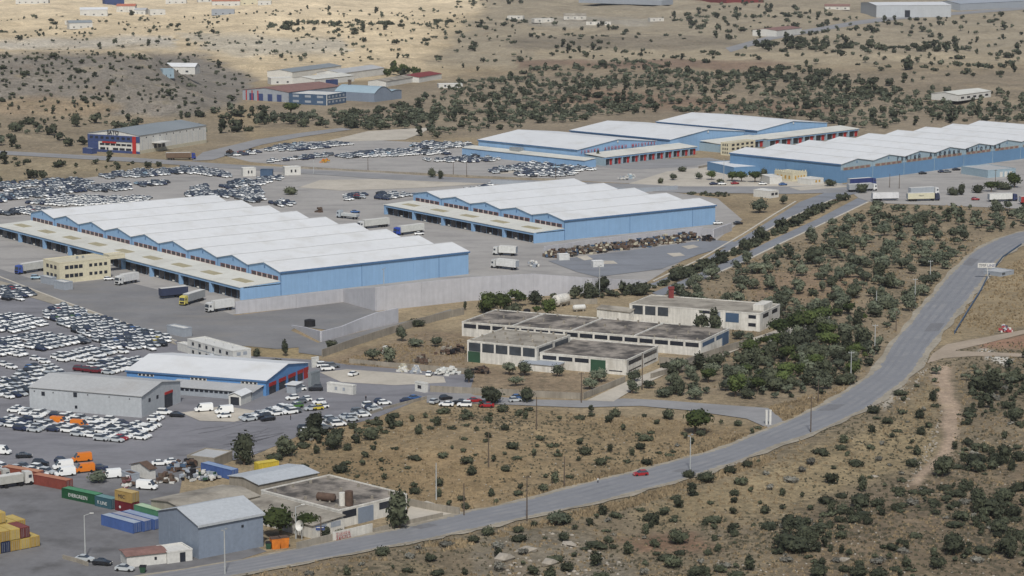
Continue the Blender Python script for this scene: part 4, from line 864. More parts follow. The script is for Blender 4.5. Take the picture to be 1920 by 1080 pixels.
DARK = [('white', .26), ('silver', .2), ('grey', .2), ('navy', .17), ('black', .15), ('red', .02)]
CARS = []
def addcar(x, y, ang, col, kind, where, group): CARS.append((x, y, ang, col, kind, where, group))
def pick(pal):
    r = RNG.random()*sum(w for _, w in pal)
    for c, w in pal:
        r -= w
        if r <= 0: return c
    return pal[0][0]
def lot(poly, head, dl, ds, pal, where, kinds=('hatchback', 'saloon', 'estate car'), keep=.97, ang2=None, jit=.12):
    q = np.array([P(*p) for p in poly]); h = R(head); a = np.array([math.cos(h), math.sin(h)]); h2 = R(ang2) if ang2 is not None else h+math.pi/2; b = np.array([math.cos(h2), math.sin(h2)])
    c = q.mean(0); rad = np.hypot(*(q-c).T).max(); n1, n2 = int(rad/dl)+2, int(rad/ds)+2
    for i in range(-n1, n1+1):
        for j in range(-n2, n2+1):
            p = c+a*i*dl+b*j*ds+RNG.normal(0, jit, 2)
            if inpoly(np.array([p[0]]), np.array([p[1]]), q)[0] and RNG.random() < keep:
                addcar(p[0], p[1], h+RNG.normal(0, .03)+(math.pi if RNG.random() < .06 else 0), pick(pal), kinds[int(RNG.integers(len(kinds)))], where, 'cars '+where)
def carat(px, py, head, col, kind, where, exact=True):
    p = P(px, py); addcar(p[0], p[1], R(head), col, kind, where, None if exact else 'cars '+where)
U_ = -53.0
lot([(75,592),(118,573),(325,640),(292,658),(205,655)], U_, 5.0, 2.35, MIXED, 'in the dense wedge block below the dock yard fence')
for px, py, c in ((109,603,'green'),(137,600,'green'),(292,647,'yellow'),(297,641,'yellow')): carat(px, py, U_, c, 'hatchback', 'inside the dense wedge block below the dock yard fence')
lot([(-60,640),(-60,602),(15,592),(45,593),(90,606),(86,612),(8,628)], -50, 5.8, 2.4, WHITE, 'in the slanting white columns at the left edge', ang2=62)
lot([(-60,664),(-60,654),(58,627),(148,636),(168,642),(66,660),(42,655),(20,655)], -38, 5.3, 2.7, [('white',.74),('silver',.14),('grey',.06),('navy',.06)], 'in the long white rows left of the wedge block', ('hatchback','estate car'), ang2=54)
lot([(-60,562),(-60,546),(10,540),(62,548),(70,556),(40,566)], -40, 5, 2.5, DARK, 'in the small block at the left edge above the fence')
lot([(145,640),(172,638),(174,646),(150,649)], -38, 5, 2.35, DARK, 'at the right tip of the white rows')
lot([(-60,680),(-60,662),(30,656),(48,668),(40,674),(12,669)], -40, 5, 2.6, WHITE, 'in the short white group under the long white rows')
for px, py in ((67,676),(84,682),(8,687),(22,692),(231,663),(-5,684)): carat(px, py, -32, 'white', 'hatchback', 'parked loose between the white car groups', False)
lot([(97,674),(130,661),(165,654),(216,659),(216,668),(152,683),(122,683)], -30, 4.9, 2.6, WHITE, 'in the white group left above the blue shed')
lot([(158,692),(190,676),(262,676),(268,683),(235,696),(208,704),(187,699)], -28, 4.9, 2.5, WHITE, 'in the white group touching the blue shed roof')
for px in (150, 165, 180): carat(px, 696+(px-150)*.12, -12, 'dark red', 'estate car', 'in the short row left of the blue shed', False)
lot([(-40,735),(0,716),(30,706),(55,690),(95,690),(122,696),(118,703),(62,727),(52,746),(16,750),(-40,748)], -38, 4.9, 2.6, MIXED, 'in the mixed group left of the metal hall')
lot([(20,772),(26,764),(50,770),(160,787),(300,800),(302,812),(282,815),(200,803),(48,782)], -14, 4.7, 2.9, WHITE, 'in the white row along the metal hall', keep=.95)
lot([(-60,806),(-60,786),(60,788),(110,796),(190,804),(285,809),(292,817),(238,832),(215,834),(110,812)], -22, 4.7, 2.6, MIXED, 'in the mixed rows in front of the metal hall')
for px, py in ((112,797),(150,803)): carat(px, py, -18, 'orange', 'van', 'among the mixed rows in front of the metal hall' if px < 130 else 'right of another orange van in the mixed rows')
carat(153,866,205,'orange','van','behind another orange van by the scrapyard'); carat(158,886,205,'orange','van','nearest the scrapyard, tilted below another orange van')
carat(118,880,205,'white','van','left of the orange vans by the scrapyard'); carat(122,893,205,'white','van','behind the rust-red container')
carat(208,897,200,'white','van','right of the orange vans beside the dark tree'); carat(3,852,-15,'white','van','alone on the open lot at the left edge'); carat(45,859,8,'black','saloon','alone on the open lot near the left edge')
carat(76,874,-10,'black','estate car','between white cars behind the rust-red container'); carat(116,868,-10,'navy','hatchback','beside the orange vans'); carat(190,882,10,'navy','hatchback','between orange vans and white van')
lot([(-40,880),(-10,868),(40,876),(92,886),(92,896),(30,893)], -25, 4.7, 2.6, MIXED, 'in the row behind the rust-red container')
carat(300,873,12,'white','saloon','parked above the scrapyard, left of two'); carat(324,870,12,'white','saloon','parked above the scrapyard, right of two'); carat(276,918,-15,'white','van','in the scrapyard beside the pale roof')
for px, py, c, k in ((308,778,'white','estate car'),(332,782,'black','saloon'),(289,790,'white','hatchback'),(296,786,'white','hatchback')): carat(px, py, -10, c, k, f'at the door end of the metal hall' if px > 300 else 'at the corner of the metal hall', px > 300)
for px, py in ((382,772),(420,776)): carat(px, py, 200, 'white', 'van', 'in the apron under the blue shed canopy, '+('left' if px < 400 else 'right')+' of two')
carat(420,784,200,'white','hatchback','in front of the two vans under the blue shed')
lot([(452,790),(472,778),(520,767),(556,762),(560,772),(500,793)], -150, 4.8, 2.5, MIXED, 'in the group before the blue shed doors')
for px, py, c in ((562,733,'white'),(548,750,'white'),(572,753,'white'),(598,758,'white'),(604,766,'white'),(556,765,'green'),(563,757,'grey'),(583,770,'silver'),(594,769,'yellow'),(553,775,'grey')): carat(px, py, 205, c, 'hatchback', 'in the loose rows right of the red roller doors', c in ('green','yellow'))
carat(592,733,185,'black','estate car','by the dark gate right of the blue shed')
lot([(556,815),(600,797),(660,778),(714,753),(724,760),(684,784),(604,810)], 22, 5.4, 2.3, MIXED, 'in the double line along the field fence')
for px, py, c, k, h in ((606,689,'white','estate car',15),(614,695,'white','estate car',15),(624,690,'grey','estate car',15),(663,705,'white','saloon',60),(805,705,'white','hatchback',80),(763,755,'navy','saloon',40),(777,750,'blue','saloon',40),(815,757,'silver','hatchback',60),(836,750,'black','hatchback',30),(837,762,'white','saloon',170),(862,758,'black','saloon',170),(871,763,'white','estate car',175),(890,755,'red','saloon',20),(913,764,'red','saloon',178),(966,754,'silver','hatchback',20),(972,749,'blue','hatchback',20)):
    carat(px, py, h, c, k, {606:'left of three by the gate yard sign',614:'middle of three by the gate yard sign',624:'right of three by the gate yard sign',663:'alone in the middle of the gate yard',805:'beside the white bags in the gate yard',763:'at the lower gate, front one of two',777:'at the lower gate, rear one of two',815:'on the dirt verge, leftmost of the row',836:'on the dirt verge behind a white car',837:'on the dirt verge before a black car',862:'on the dirt verge beside a white estate',871:'on the dirt verge beside the round bush',890:'behind the white estate on the verge',913:'on the dirt verge under the round bush',966:'right of the round bush, near one',972:'right of the round bush, far one'}[px])
for px, py, c, w in ((159,1053,'silver','at the container yard gate, leftmost of three'),(192,1060,'black','at the container yard gate, middle of three'),(234,1071,'silver','at the container yard gate, nearest the bin')): carat(px, py, -14, c, 'saloon', w)
carat(1201,893,197,'red','hatchback','driving along the main road')
carat(1829,376,5,'red','hatchback','behind the olive trees at the truck park'); carat(204,526,15,'white','hatchback','beside the white lorry at the beige office'); carat(68,524,10,'pale blue','estate car','beside the blue lorry in the dock yard')
for px, py, c in ((1730,327,'black'),(1766,324,'navy'),(1776,324,'grey'),(1793,320,'black'),(1346,421,'white'),(1384,421,'black'),(786,441,'white'),(1338,347,'navy'),(1354,347,'white'),(1378,346,'red'),(1430,347,'white'),(1468,348,'blue'),(666,400,'blue')):
    carat(px, py, 20, c, 'saloon', {1730:'beside far right warehouse, nearest its corner',1766:'beside far right warehouse, second',1776:'beside far right warehouse, third',1793:'beside far right warehouse, farthest',1346:'by the end wall of five-gable warehouse',1384:'on the slope by the five-gable warehouse',786:'beside the blue-cab lorry',1338:'at the entrance, leftmost',1354:'at the entrance, second from left',1378:'at the entrance, beside white car',1430:'at the entrance canopy',1468:'between canopy and gatehouse',666:'behind the boat-like lorry'}[px])
# far car parks
MIXF = [('white', .36), ('silver', .24), ('grey', .13), ('navy', .16), ('black', .09), ('pale blue', .02)]
for pl, h, dl, ds, pal in (
 ([(-60,365),(0,347),(60,341),(150,336),(175,344),(165,350),(60,352),(0,362)], -50, 5, 2.6, MIXF), ([(-60,385),(-60,366),(0,364),(120,352),(165,352),(160,360),(115,367),(60,374),(0,380)], -50, 5, 2.5, MIXF),
 ([(190,332),(250,321),(340,318),(352,325),(300,331),(200,337)], -50, 5, 2.6, MIXF), ([(165,350),(245,345),(250,352),(240,360),(170,361)], -50, 5, 2.8, MIXF),
 ([(50,382),(110,370),(290,371),(272,382),(150,388),(55,386)], 62, 5.2, 2.8, WHITE), ([(0,398),(60,391),(95,394),(60,404),(0,406)], -50, 5, 2.8, DARK), ([(-60,410),(0,396),(0,404),(-60,420)], -50, 5, 2.8, MIXF),
 ([(250,346),(300,340),(322,343),(310,349),(268,352)], -50, 5, 2.6, MIXF), ([(345,371),(362,352),(395,348),(392,362),(440,360),(446,372)], -55, 5, 2.6, MIXF),
 ([(415,352),(440,341),(480,337),(530,331),(528,339),(480,350),(430,356)], -50, 5, 2.7, MIXF), ([(440,372),(430,360),(485,352),(492,364),(500,374),(482,382),(462,380)], -50, 5, 2.6, MIXF),
 ([(330,316),(372,315),(436,328),(430,334),(385,331),(335,325)], -50, 5, 2.8, MIXF), ([(502,384),(530,378),(560,380),(558,388),(520,392)], -60, 6, 4.5, MIXF),
 ([(490,284),(530,273),(640,268),(665,272),(620,278),(545,285)], 40, 5, 2.6, MIXF), ([(420,292),(445,288),(485,284),(487,289),(440,295)], 20, 5, 3, DARK), ([(500,304),(555,297),(620,287),(622,294),(560,302),(508,306)], 30, 5.5, 3.2, DARK),
 ([(622,294),(680,287),(720,283),(780,281),(842,286),(840,291),(700,296),(650,298)], 35, 5, 2.7, MIXF), ([(760,276),(800,268),(880,270),(886,277),(800,281)], 30, 5, 2.7, MIXF), ([(792,300),(845,297),(935,299),(938,304),(880,306),(800,304)], 115, 5, 2.5, MIXF),
 ([(920,322),(940,316),(1000,306),(1040,309),(1030,316),(980,321),(928,326)], 20, 5, 2.8, MIXF), ([(960,330),(985,323),(1050,314),(1098,318),(1090,324),(1062,332),(990,333)], 20, 5, 2.8, MIXF), ([(1040,312),(1085,313),(1120,319),(1100,322),(1060,320)], -20, 5, 2.8, DARK),
 ([(632,373),(655,366),(690,364),(690,372),(650,378)], -35, 5, 3, DARK), ([(700,372),(710,364),(745,363),(770,366),(765,372),(725,377)], -35, 5, 3, DARK), ([(820,300),(900,290),(960,300),(900,296)], 10, 6, 5, MIXF), ([(860,356),(930,346),(925,352),(880,360)], -30, 9, 6, DARK)):
    lot(pl, h, dl, ds, pal, 'in the far car parks behind the warehouses', ('hatchback','saloon','saloon','hatchback','estate car'), keep=.88, jit=.25)
CARS.sort(key=lambda c: math.hypot(c[0], c[1]))
_cq = {}
for c in CARS:
    if c[6]: _cq.setdefault(c[5], []).append((c[0], c[1]))
_cq = {k: (np.quantile([a/b for a, b in v], [.33, .67]), np.quantile([b for a, b in v], [.33, .67])) for k, v in _cq.items()}
def carcell(x, y, where):
    (a, b), (c, d) = _cq[where]; return ', '+('near' if y < c else 'far' if y > d else 'middle')+' '+('left' if x/y < a else 'right' if x/y > b else 'centre')
for i, (x, y, ang, col, kd, where, grp) in enumerate(CARS[:290]):
    lab = f'{col} {kd} {where}'+(carcell(x, y, where) if grp else '')
    if i < 70:
        b0, g0, wm, hm, hw, X = CAR0[kd]; o = link('car', b0, None, (x, y, .16), ang, lab, kd if kd == 'van' else 'car', grp, color=PAINTS[col]); o.name = 'van' if kd == 'van' else 'car'
        link('cabin', g0, o, color=PAINTS[col])
        for wx, s in wheels(kd):
            w_ = link('wheel', wm, o, (wx, 0, 0)); w_.rotation_euler = (0, 0, 0 if s > 0 else math.pi)
        for s in (-1, 1): link('headlight', hm, o, (0, s*.52, 0))
    else:
        o = link('van' if kd == 'van' else 'car', CAR1[kd], None, (x, y, .16), ang, lab, 'van' if kd == 'van' else 'car', grp, color=PAINTS[col])
def mesh_arrays(me):
    me.calc_loop_triangles(); V = np.empty(len(me.vertices)*3); me.vertices.foreach_get('co', V); T = np.empty(len(me.loop_triangles)*3, int); me.loop_triangles.foreach_get('vertices', T)
    mi = np.empty(len(me.loop_triangles), int); me.loop_triangles.foreach_get('material_index', mi); return V.reshape(-1, 3), T.reshape(-1, 3), mi
def mass(name, items, mats, kind='stuff', label=None, cols=None):
    """items: (V,T,mi, x,y,z, ang, scale(3), colour) joined into one object"""
    Vs, Ts, Ms, Cs = [], [], [], []; k = 0
    for V, T, mi, x, y, z, a, sc, c in items:
        ca, sa = math.cos(a), math.sin(a); W_ = V*sc; X = np.stack([W_[:,0]*ca-W_[:,1]*sa+x, W_[:,0]*sa+W_[:,1]*ca+y, W_[:,2]+z], 1)
        Vs.append(X); Ts.append(T+k); Ms.append(mi); k += len(V)
        if c is not None: Cs.append(np.broadcast_to(np.array(c), (len(V), 3)))
    return bigmesh(name, np.concatenate(Vs), np.concatenate(Ts), mats, np.concatenate(Ms), {cols: np.concatenate(Cs)} if cols else None, kind=kind, label=label, cat=None)
ca_ = {k: mesh_arrays(m) for k, m in CAR1.items()}
mass('parked_cars', [(*ca_[kd], x, y, .16, ang, 1.0, PAINTS[col]) for x, y, ang, col, kd, _, _ in CARS[290:]], [M['car_paint_mass'], M['car_glass'], M['tyre']], label='hundreds of mixed parked cars filling the farther car parks', cols='Paint')['category'] = 'cars'

# ---- lorries
def paintmat(c, k=[0]):
    n = 'lorry_paint_%d_%d_%d' % c; return mat(n, S(*c), .5, .05, .3, streak=.06)
def lorry(rear, front, cab, box, label, L=13.6, rigid=False, trailer_only=False, txt=None, hbox=2.75):
    a, b = P(*rear), P(*front); d = (b-a)/np.hypot(*(b-a)); ang = math.atan2(d[1], d[0]); tot = (L+.6) if trailer_only else L+3.0
    m_ = (a+b)/2; o = m_-d*tot/2; t = thing('lorry' if not trailer_only else 'trailer', label, 'lorry' if not trailer_only else 'trailer', (*o, .14), ang)
    bm, cm = paintmat(box), paintmat(cab)
    MB().box(0, L, -1.25, 1.25, 1.15, 1.15+hbox).obj('cargo_box', bm, t); MB().box(.02, L-.02, -1.22, 1.22, 1.16+hbox, 1.22+hbox).obj('box_roof', M['white_paint'], t)
    MB().box(.3, tot-.6, -.5, .5, .75, 1.1).obj('chassis', M['black_rubber'], t); MB().box(-.04, -.005, -1.15, 1.15, 1.3, hbox+1.0).obj('rear_door', M['lead_wall'], t)
    xs = [1.6, 2.9, 4.2] if not rigid else [1.8]
    if not trailer_only:
        c0 = L+.55
        mb = MB(); mb.hexa([(c0,-1.22,.6),(c0+2.25,-1.22,.6),(c0+2.25,1.22,.6),(c0,1.22,.6),(c0,-1.2,3.55),(c0+1.9,-1.15,3.4),(c0+1.9,1.15,3.4),(c0,1.2,3.55)]); mb.obj('cab', cm, t)
        mb = MB(); mb.hexa([(c0+2.14,-1.08,1.9),(c0+2.20,-1.08,1.9),(c0+2.20,1.08,1.9),(c0+2.14,1.08,1.9),(c0+1.96,-1.02,2.95),(c0+2.04,-1.02,2.95),(c0+2.04,1.02,2.95),(c0+1.96,1.02,2.95)]); mb.obj('windscreen', M['car_glass'], t)
        for s in (-1, 1): sbox('side_window', t, c0+.9, c0+1.75, s*1.20-.03, s*1.20+.03, 1.9, 2.7, M['car_glass'])
        sbox('grille', t, c0+2.2, c0+2.3, -.9, .9, .8, 1.5, M['black_rubber']); xs += [c0+1.5, c0-1.2]
    for x in xs:
        for s in (-1, 1): mb = MB(); mb.tube((x, s*.95, .5), (x, s*1.27, .5), .5, 10); mb.obj('wheel', M['tyre'], t)
    if txt: text(t, txt, (L*.5, -1.29, 2.4), .9, (math.pi/2, 0, 0), M['letter_dark'], ext=.01, align='CENTER')
    return t
lorry((84,507),(38,514),(72,98,178),(206,208,206),'lorry with bright blue cab beside the beige office')
lorry((257,529),(218,536),(230,232,234),(226,228,232),'white lorry with round dark emblem at the long dock',8,True)
lorry((348,556),(300,561),(60,66,92),(62,70,96),'dark navy trailer backed against the long dock',11,trailer_only=True)
lorry((388,560),(332,577),(222,208,110),(168,172,176),'lorry with pale yellow cab and silver trailer at dock end',12)
lorry((437,580),(386,587),(226,228,230),(232,234,236),'white box lorry at the near end of long dock',8.5,True)
lorry((731,424),(668,431),(222,224,226),(214,216,214),'long white lorry at left end of five-gable warehouse dock')
lorry((796,435),(736,443),(52,84,190),(226,228,226),'white trailer with blue cab beside five-gable warehouse dock')
lorry((672,412),(632,408),(190,200,210),(200,206,210),'low grey-white boat-shaped lorry between the two big warehouses',9,True,hbox=1.2)
lorry((978,508),(914,501),(214,216,218),(234,236,238),'white box lorry in yard below five-gable warehouse dock',9.5,True)
lorry((965,480),(928,478),(214,216,218),(230,232,232),'white box lorry half hidden behind another in yard',7.5,True)
lorry((1583,361),(1650,357),(230,232,234),(176,180,186),'grey trailer with white cab behind round dark bush')
lorry((1580,351),(1652,346),(60,74,130),(52,64,120),'dark blue lorry behind the grey trailer')
lorry((1631,377),(1690,376),(232,234,236),(230,232,238),'bare white trailer at left end of truck park',13,trailer_only=True)
lorry((1694,378),(1768,376),(60,66,90),(224,220,196),'cream lorry with dark cab parked nearest in truck park',txt='FRESH')
lorry((1698,368),(1766,364),(230,232,236),(176,184,194),'silver lorry with white cab behind the cream lorry')
lorry((1852,379),(1908,377),(60,70,110),(230,232,232),'white trailer lorry at far right of truck park',12)
lorry((1912,384),(1966,382),(214,120,60),(170,56,48),'red and orange lorry cut by right edge of truck park',12)
lorry((312,300),(367,299),(52,68,150),(120,100,84),'brown trailer with royal-blue cab on the back road')
lorry((2,916),(56,908),(224,224,222),(196,196,192),'old white flatbed lorry left of the rust-red container',6.5,True,hbox=2.0)
lorry((-40,912),(10,904),(200,200,198),(140,96,84),'rusty lorry cut by left edge beside the white flatbed',7,True,hbox=2.2)

# ---- shipping containers
def contmat(c): return mat('container_%d_%d_%d' % c, S(*c), .6, .08, .25, 1, .06, streak=.12)
def container_mesh(L, c, rc):
    key = ('cont', L, c, rc)
    if key in _shared: return _shared[key]
    mb = MB(); n = int(L/.55); H_ = 2.59; pts = []
    for i in range(n):
        x0 = .2+(L-.4)*i/n; dx = (L-.4)/n
        pts += [(x0, 0), (x0+dx*.35, 0), (x0+dx*.5, .07), (x0+dx*.85, .07)]
    pts = [(0, 0)]+pts+[(L, 0)]
    k = len(mb.v)
    for x, y in pts: mb.v += [(x, y, .12), (x, y, H_-.12)]
    for i in range(len(pts)-1): mb.f.append((k+2*i, k+2*i+2, k+2*i+3, k+2*i+1)); mb.m.append(0)
    k = len(mb.v)
    for x, y in pts: mb.v += [(x, 2.44-y, .12), (x, 2.44-y, H_-.12)]
    for i in range(len(pts)-1): mb.f.append((k+2*i+1, k+2*i+3, k+2*i+2, k+2*i)); mb.m.append(0)
    for y in (-.03, 2.35): mb.box(0, L, y, y+.12, 0, .14, 0); mb.box(0, L, y, y+.12, H_-.14, H_, 0)
    mb.box(0, .1, .1, 2.34, .1, H_-.1, 0); mb.box(L-.12, L-.04, .1, 2.34, .1, H_-.1, 0)
    for x in (0, L-.16):
        for y in (-.04, 2.32): mb.box(x, x+.16, y, y+.16, .14, H_-.14, 0)
    _shared[key] = mb.mesh('shipping_container', [contmat(c)]); return _shared[key]
def container(A, B, c, label, L=12.19, z=0, rc=None, txt=None, tcol='letter_white', off=(0, 0), group=None, base=None, tsize=1.5, tx=.5):
    if base is None: a, b = P(*A), P(*B); ang = math.atan2(*(b-a)[::-1])
    else: a, ang = base
    d = np.array([math.cos(ang), math.sin(ang)]); n = np.array([-d[1], d[0]]); o = a+d*off[0]+n*off[1]
    t = link('shipping_container', container_mesh(L, c, rc), None, (*o, z+.1), ang, label, 'container', group)
    rm = contmat(rc or tuple(min(255, int(q*1.12+12)) for q in c))
    link('roof', _shared.setdefault(('croof', L, rm.name), MB().box(.12, L-.12, .06, 2.38, 2.46, 2.56).mesh('roof', [rm])), t)
    for y in (.12, 1.24):
        dd = link('door', _shared.setdefault(('cdoor', c), MB().box(0, .05, 0, 1.08, .14, 2.42).mesh('door', [contmat(c)])), t, (L-.045, y, 0))
        for yy in (.3, .75): link('lock_bar', _shared.setdefault('lockbar', MB().box(0, .05, 0, .05, .2, 2.38).mesh('lock_bar', [M['galvanised']])), dd, (.051, yy, 0))
    if txt: text(t, txt, (L*tx, -.05, .75), tsize, (math.pi/2, 0, 0), M[tcol], ext=.015, align='CENTER')
    EXCL.append([o-d-n, o+d*(L+1)-n, o+d*(L+1)+n*4, o-d+n*4]); return t
BLUEC, TAN, YEL = (78,106,168), (176,148,92), (188,160,84)
container((60,908),(112,918),(140,72,62),'long rust-red container behind the white flatbed lorry',rc=(196,136,108))
container((4,893),(40,899),(150,84,66),'rust-red container at left edge behind the rusty lorry',rc=(200,146,116))
container((116,934),(177,947),(34,84,54),'dark green container lettered EVERGREEN',txt='EVERGREEN',rc=(88,152,112),tsize=1.3,tx=.48)
container((178,949),(213,957),(62,98,112),'teal container with white lettering beside EVERGREEN container',L=6.06,txt='K LINE',rc=(120,156,160),tsize=1.2,tx=.45)
tr = P(216,957); ra = math.atan2(*(P(251,965)-tr)[::-1])
container(None,None,(110,36,44),'dark red container under a tan container',L=6.06,base=(tr,ra),txt='●',tsize=.9,tx=.3)
container(None,None,TAN,'tan container with dark emblem stacked on dark red one',L=6.06,z=2.62,base=(tr,ra),txt='MSC',tcol='letter_dark',tsize=1.3,tx=.4,rc=(206,180,124))
container((252,966),(300,979),(86,142,112),'pale green container running behind the blue-grey shed',rc=(188,214,184))
cb = P(190,985); cr = math.atan2(*(P(241,999)-cb)[::-1])
for i, lb in enumerate(('nearest of three blue containers beside the blue-grey shed','middle of three blue containers beside the blue-grey shed','rearmost of three blue containers beside the blue-grey shed')): container(None,None,BLUEC,lb,base=(cb,cr),off=(i*.5,i*2.75),rc=((176,188,204),(172,174,186),(160,176,204))[i])
container((377,886),(432,900),BLUEC,'blue container alone beside the grey lean-to',rc=(150,172,206))
container((485,888),(512,884),(214,190,72),'short yellow container behind the white sheet roof',L=6.06,rc=(226,204,90))
sy = P(2,1039); sa = math.atan2(*(P(74,1025)-sy)[::-1])   # stacks of tan containers seen end-on
sd_ = np.array([math.cos(sa), math.sin(sa)]); sn = np.array([-sd_[1], sd_[0]])
for rw in range(3):
    for lv in range(2 if rw < 1 else 3):
        for i in range(-2, 4):
            if rw == 0 and lv == 1 and i > 2: continue
            if (rw == 2 and i > 2) or (lv == 2 and i > 1): continue
            c = YEL if not (rw == 0 and ((lv == 1 and i == 2) or (lv == 0 and i == 0))) else ((112,56,52) if lv else (44,54,86))
            o = sy+sd_*(i*2.56)+sn*(rw*6.5)
            lb = 'brown-red container on top of front stack, left edge' if c == (112,56,52) else 'dark navy container at the bottom of front stack' if c == (44,54,86) else 'ochre container in the '+('front','middle','rear')[rw]+' row of the stacks, '+('bottom','second','top')[lv]+' layer'
            yel = c == YEL; c = ((188,160,84),(174,144,76),(198,172,98),(182,152,80))[(i*5+rw*3+lv) % 4] if yel else c
            container(None, None, c, lb, L=6.06, z=lv*2.62, base=(o+sn*6.06, sa-math.pi/2), group='ochre container stacks at left edge' if yel else None, rc=(206,182,110) if yel else None)
for px, py, lb in ((1048,489,'white storage box on the plot below scrap row, left'),(1112,502,'white storage box on the plot below scrap row, right')): container((px,py),(px+20,py-1),(226,228,230),lb,L=4.6)
container((640,318),(672,321),(60,68,96),'dark blue container beside white cabins on the back lot') if False else None
for px, py, lb in ((456,331,'white cabin at the back lot near the road, left of dark one'),(534,329,'long white cabin with dark windows on the back lot')):
    t, F = building('cabin', lb, 'cabin', (px,py), (px+24 if px < 500 else px+30,py-1), (px-4,py-3), 4.4, 'flat', 'white_paint', 'white_paint'); row(t, 'window', 'f', 2, F.W*.3, F.W*.8, 1.5, 3, M['dark_glass'], .4)
building('cabin', 'dark blue-grey cabin between two white cabins on back lot', 'cabin', (488,331), (511,331), (486,329), 3.6, 'flat', 'steel_blue', 'dark_glass')

# ---- poles, lamps, signs
def pole(px, py, top, label, m='pole_wood', kind='cross', r=.14):
    p = PT(px, py); b = (540-top)/FOC; h = CAM_H+p[1]*(-SP+b*CP)/(CP+b*SP)-p[2]; t = thing('street_lamp' if 'lamp' in kind else 'utility_pole', label, 'street lamp' if 'lamp' in kind else 'pole', tuple(p))
    mb = MB(); mb.tube((0,0,-.3), (0,0,h), r*1.3, 8, r2=r*.8); mb.obj('shaft', M[m], t)
    if kind == 'cross': MB().box(-.9, .9, -.07, .07, h-.5, h-.35).obj('crossarm', M[m], t); [sbox('insulator', t, x-.06, x+.06, -.06, .06, h-.35, h-.1, M['white_paint']) for x in (-.8, 0, .8)]
    if kind == 'lamp': mb = MB(); mb.tube((0,0,h-.1), (1.6,0,h+.5), .06, 6); mb.obj('arm', M[m], t); MB().box(1.3, 2.2, -.15, .15, h+.42, h+.6).obj('lamp_head', M['white_paint'], t)
    if kind == 'lamp2': [MB().box(s*.4-.3, s*.4+.3, -.15, .15, h-.05+.4*(s > 0), h+.2+.4*(s > 0)).obj('lamp_head', M['galvanised'], t) for s in (-1, 1)]
    return t
for a in ((160,1046,966,'grey street lamp with bent arm in the container yard','pole_grey','lamp'),(422,1078,995,'grey floodlight mast in front of blue-grey shed','pole_grey','lamp2'),(988,977,892,'dark wooden pole at the near road edge','pole_wood','cross'),
 (818,937,868,'pale concrete pole behind the workshop','pole_grey','none'),(916,876,812,'tall wooden pole in the middle of the dry field','pole_wood','none'),(870,968,906,'wooden pole at the workshop gate wall','pole_wood','none'),(1058,913,856,'wooden pole beside shrubs above the road','pole_wood','none'),
 (1294,884,818,'pale street lamp beside the road bushes','pole_grey','lamp2'),(1006,806,744,'wooden pole in the field below side road','pole_wood','none'),(1090,756,698,'wooden pole at the corner of pale wall','pole_wood','cross'),(1204,731,662,'wooden pole beside low derelict block','pole_wood','none'),
 (1520,812,744,'brown wooden pole at the road junction','pole_wood','cross'),(1534,756,712,'thin wooden pole above the road junction','pole_wood','none'),(1595,722,659,'white T-topped pole on the road bank','pole_grey','cross'),(1640,664,608,'white T-topped pole among pines','pole_grey','cross'),
 (1715,578,522,'white pole beside the upper road','pole_grey','cross'),(1744,525,488,'white pole higher on the upper road','pole_grey','cross'),(1643,578,545,'thin pale pole in the olive grove','pole_grey','none'),(1680,622,583,'pair-like wooden pole by the road curve','pole_wood','cross'),(1505,628,580,'dark lattice-like pole among tall pines','pole_wood','cross'),
 (690,320,296,'thin dark pole along the back road, left of three','pole_wood','none'),(850,329,304,'thin dark pole along the back road, middle of three','pole_wood','none'),(875,332,304,'thin dark pole along the back road, right of three','pole_wood','none'),(1042,335,306,'thin pole at the far car park corner','pole_wood','none'),
 (588,327,300,'thin pole by the white back-lot cabins','pole_grey','none'),(1668,352,326,'thin mast beside the truck park','pole_wood','none'),(1686,354,326,'thin mast right of another beside the truck park','pole_wood','none'),(1866,352,318,'dark pole in front of the substation','pole_wood','cross'),(1357,341,298,'tall white flagpole at the entrance garden','pole_grey','none'),
 (720,560,505,'thin lamp mast against the retaining wall','pole_grey','lamp2'),(1124,556,500,'thin lamp mast at right part of retaining wall','pole_grey','lamp2'),(555,1010,950,'pale lamp post beside the satellite dish','pole_grey','lamp'),(602,1020,968,'dark signpost with blue sign at roadside wall','pole_wood','none')): pole(*a)
for px, lb in ((1437,'left white gate post at the road junction'),(1444,'right white gate post at the road junction')):
    p = P(px, 797); t = thing('gate_post', lb, 'post', (*p, 0)); MB().box(-.3,.3,-.3,.3,0,4.2).obj('shaft', M['white_paint'], t); MB().box(-.36,.36,-.36,.36,4.21,4.4).obj('cap', M['white_paint'], t)
p = P(1853, 523); t = thing('sign', 'white roadside sign lettered TMF LINE on a leaning post', 'sign', (*p, 0)); mb = MB(); mb.tube((0,0,0),(-.6,0,4.4),.16,8); mb.obj('post', M['white_paint'], t)
MB().box(-4.3, 2.6, -.12, .12, 4.4, 6.3).obj('board', M['white_paint'], t); text(t, 'TMF', (-3.9, -.14, 4.8), 1.6, (math.pi/2,0,0), M['letter_dark'], ext=.02); text(t, 'LINE', (-.6, -.14, 4.8), 1.5, (math.pi/2,0,0), M['letter_blue'], ext=.02)
t, F = building('low_kiosk', 'low grey kiosk with dark window near the roadside sign', 'kiosk', (1876,519), (1901,514), (1872,513), 1.8, 'flat', 'lead_wall', 'grey_roof'); sbox('window', t, 1, 3, -.06, .05, .6, 1.4, M['shadow_glass'])
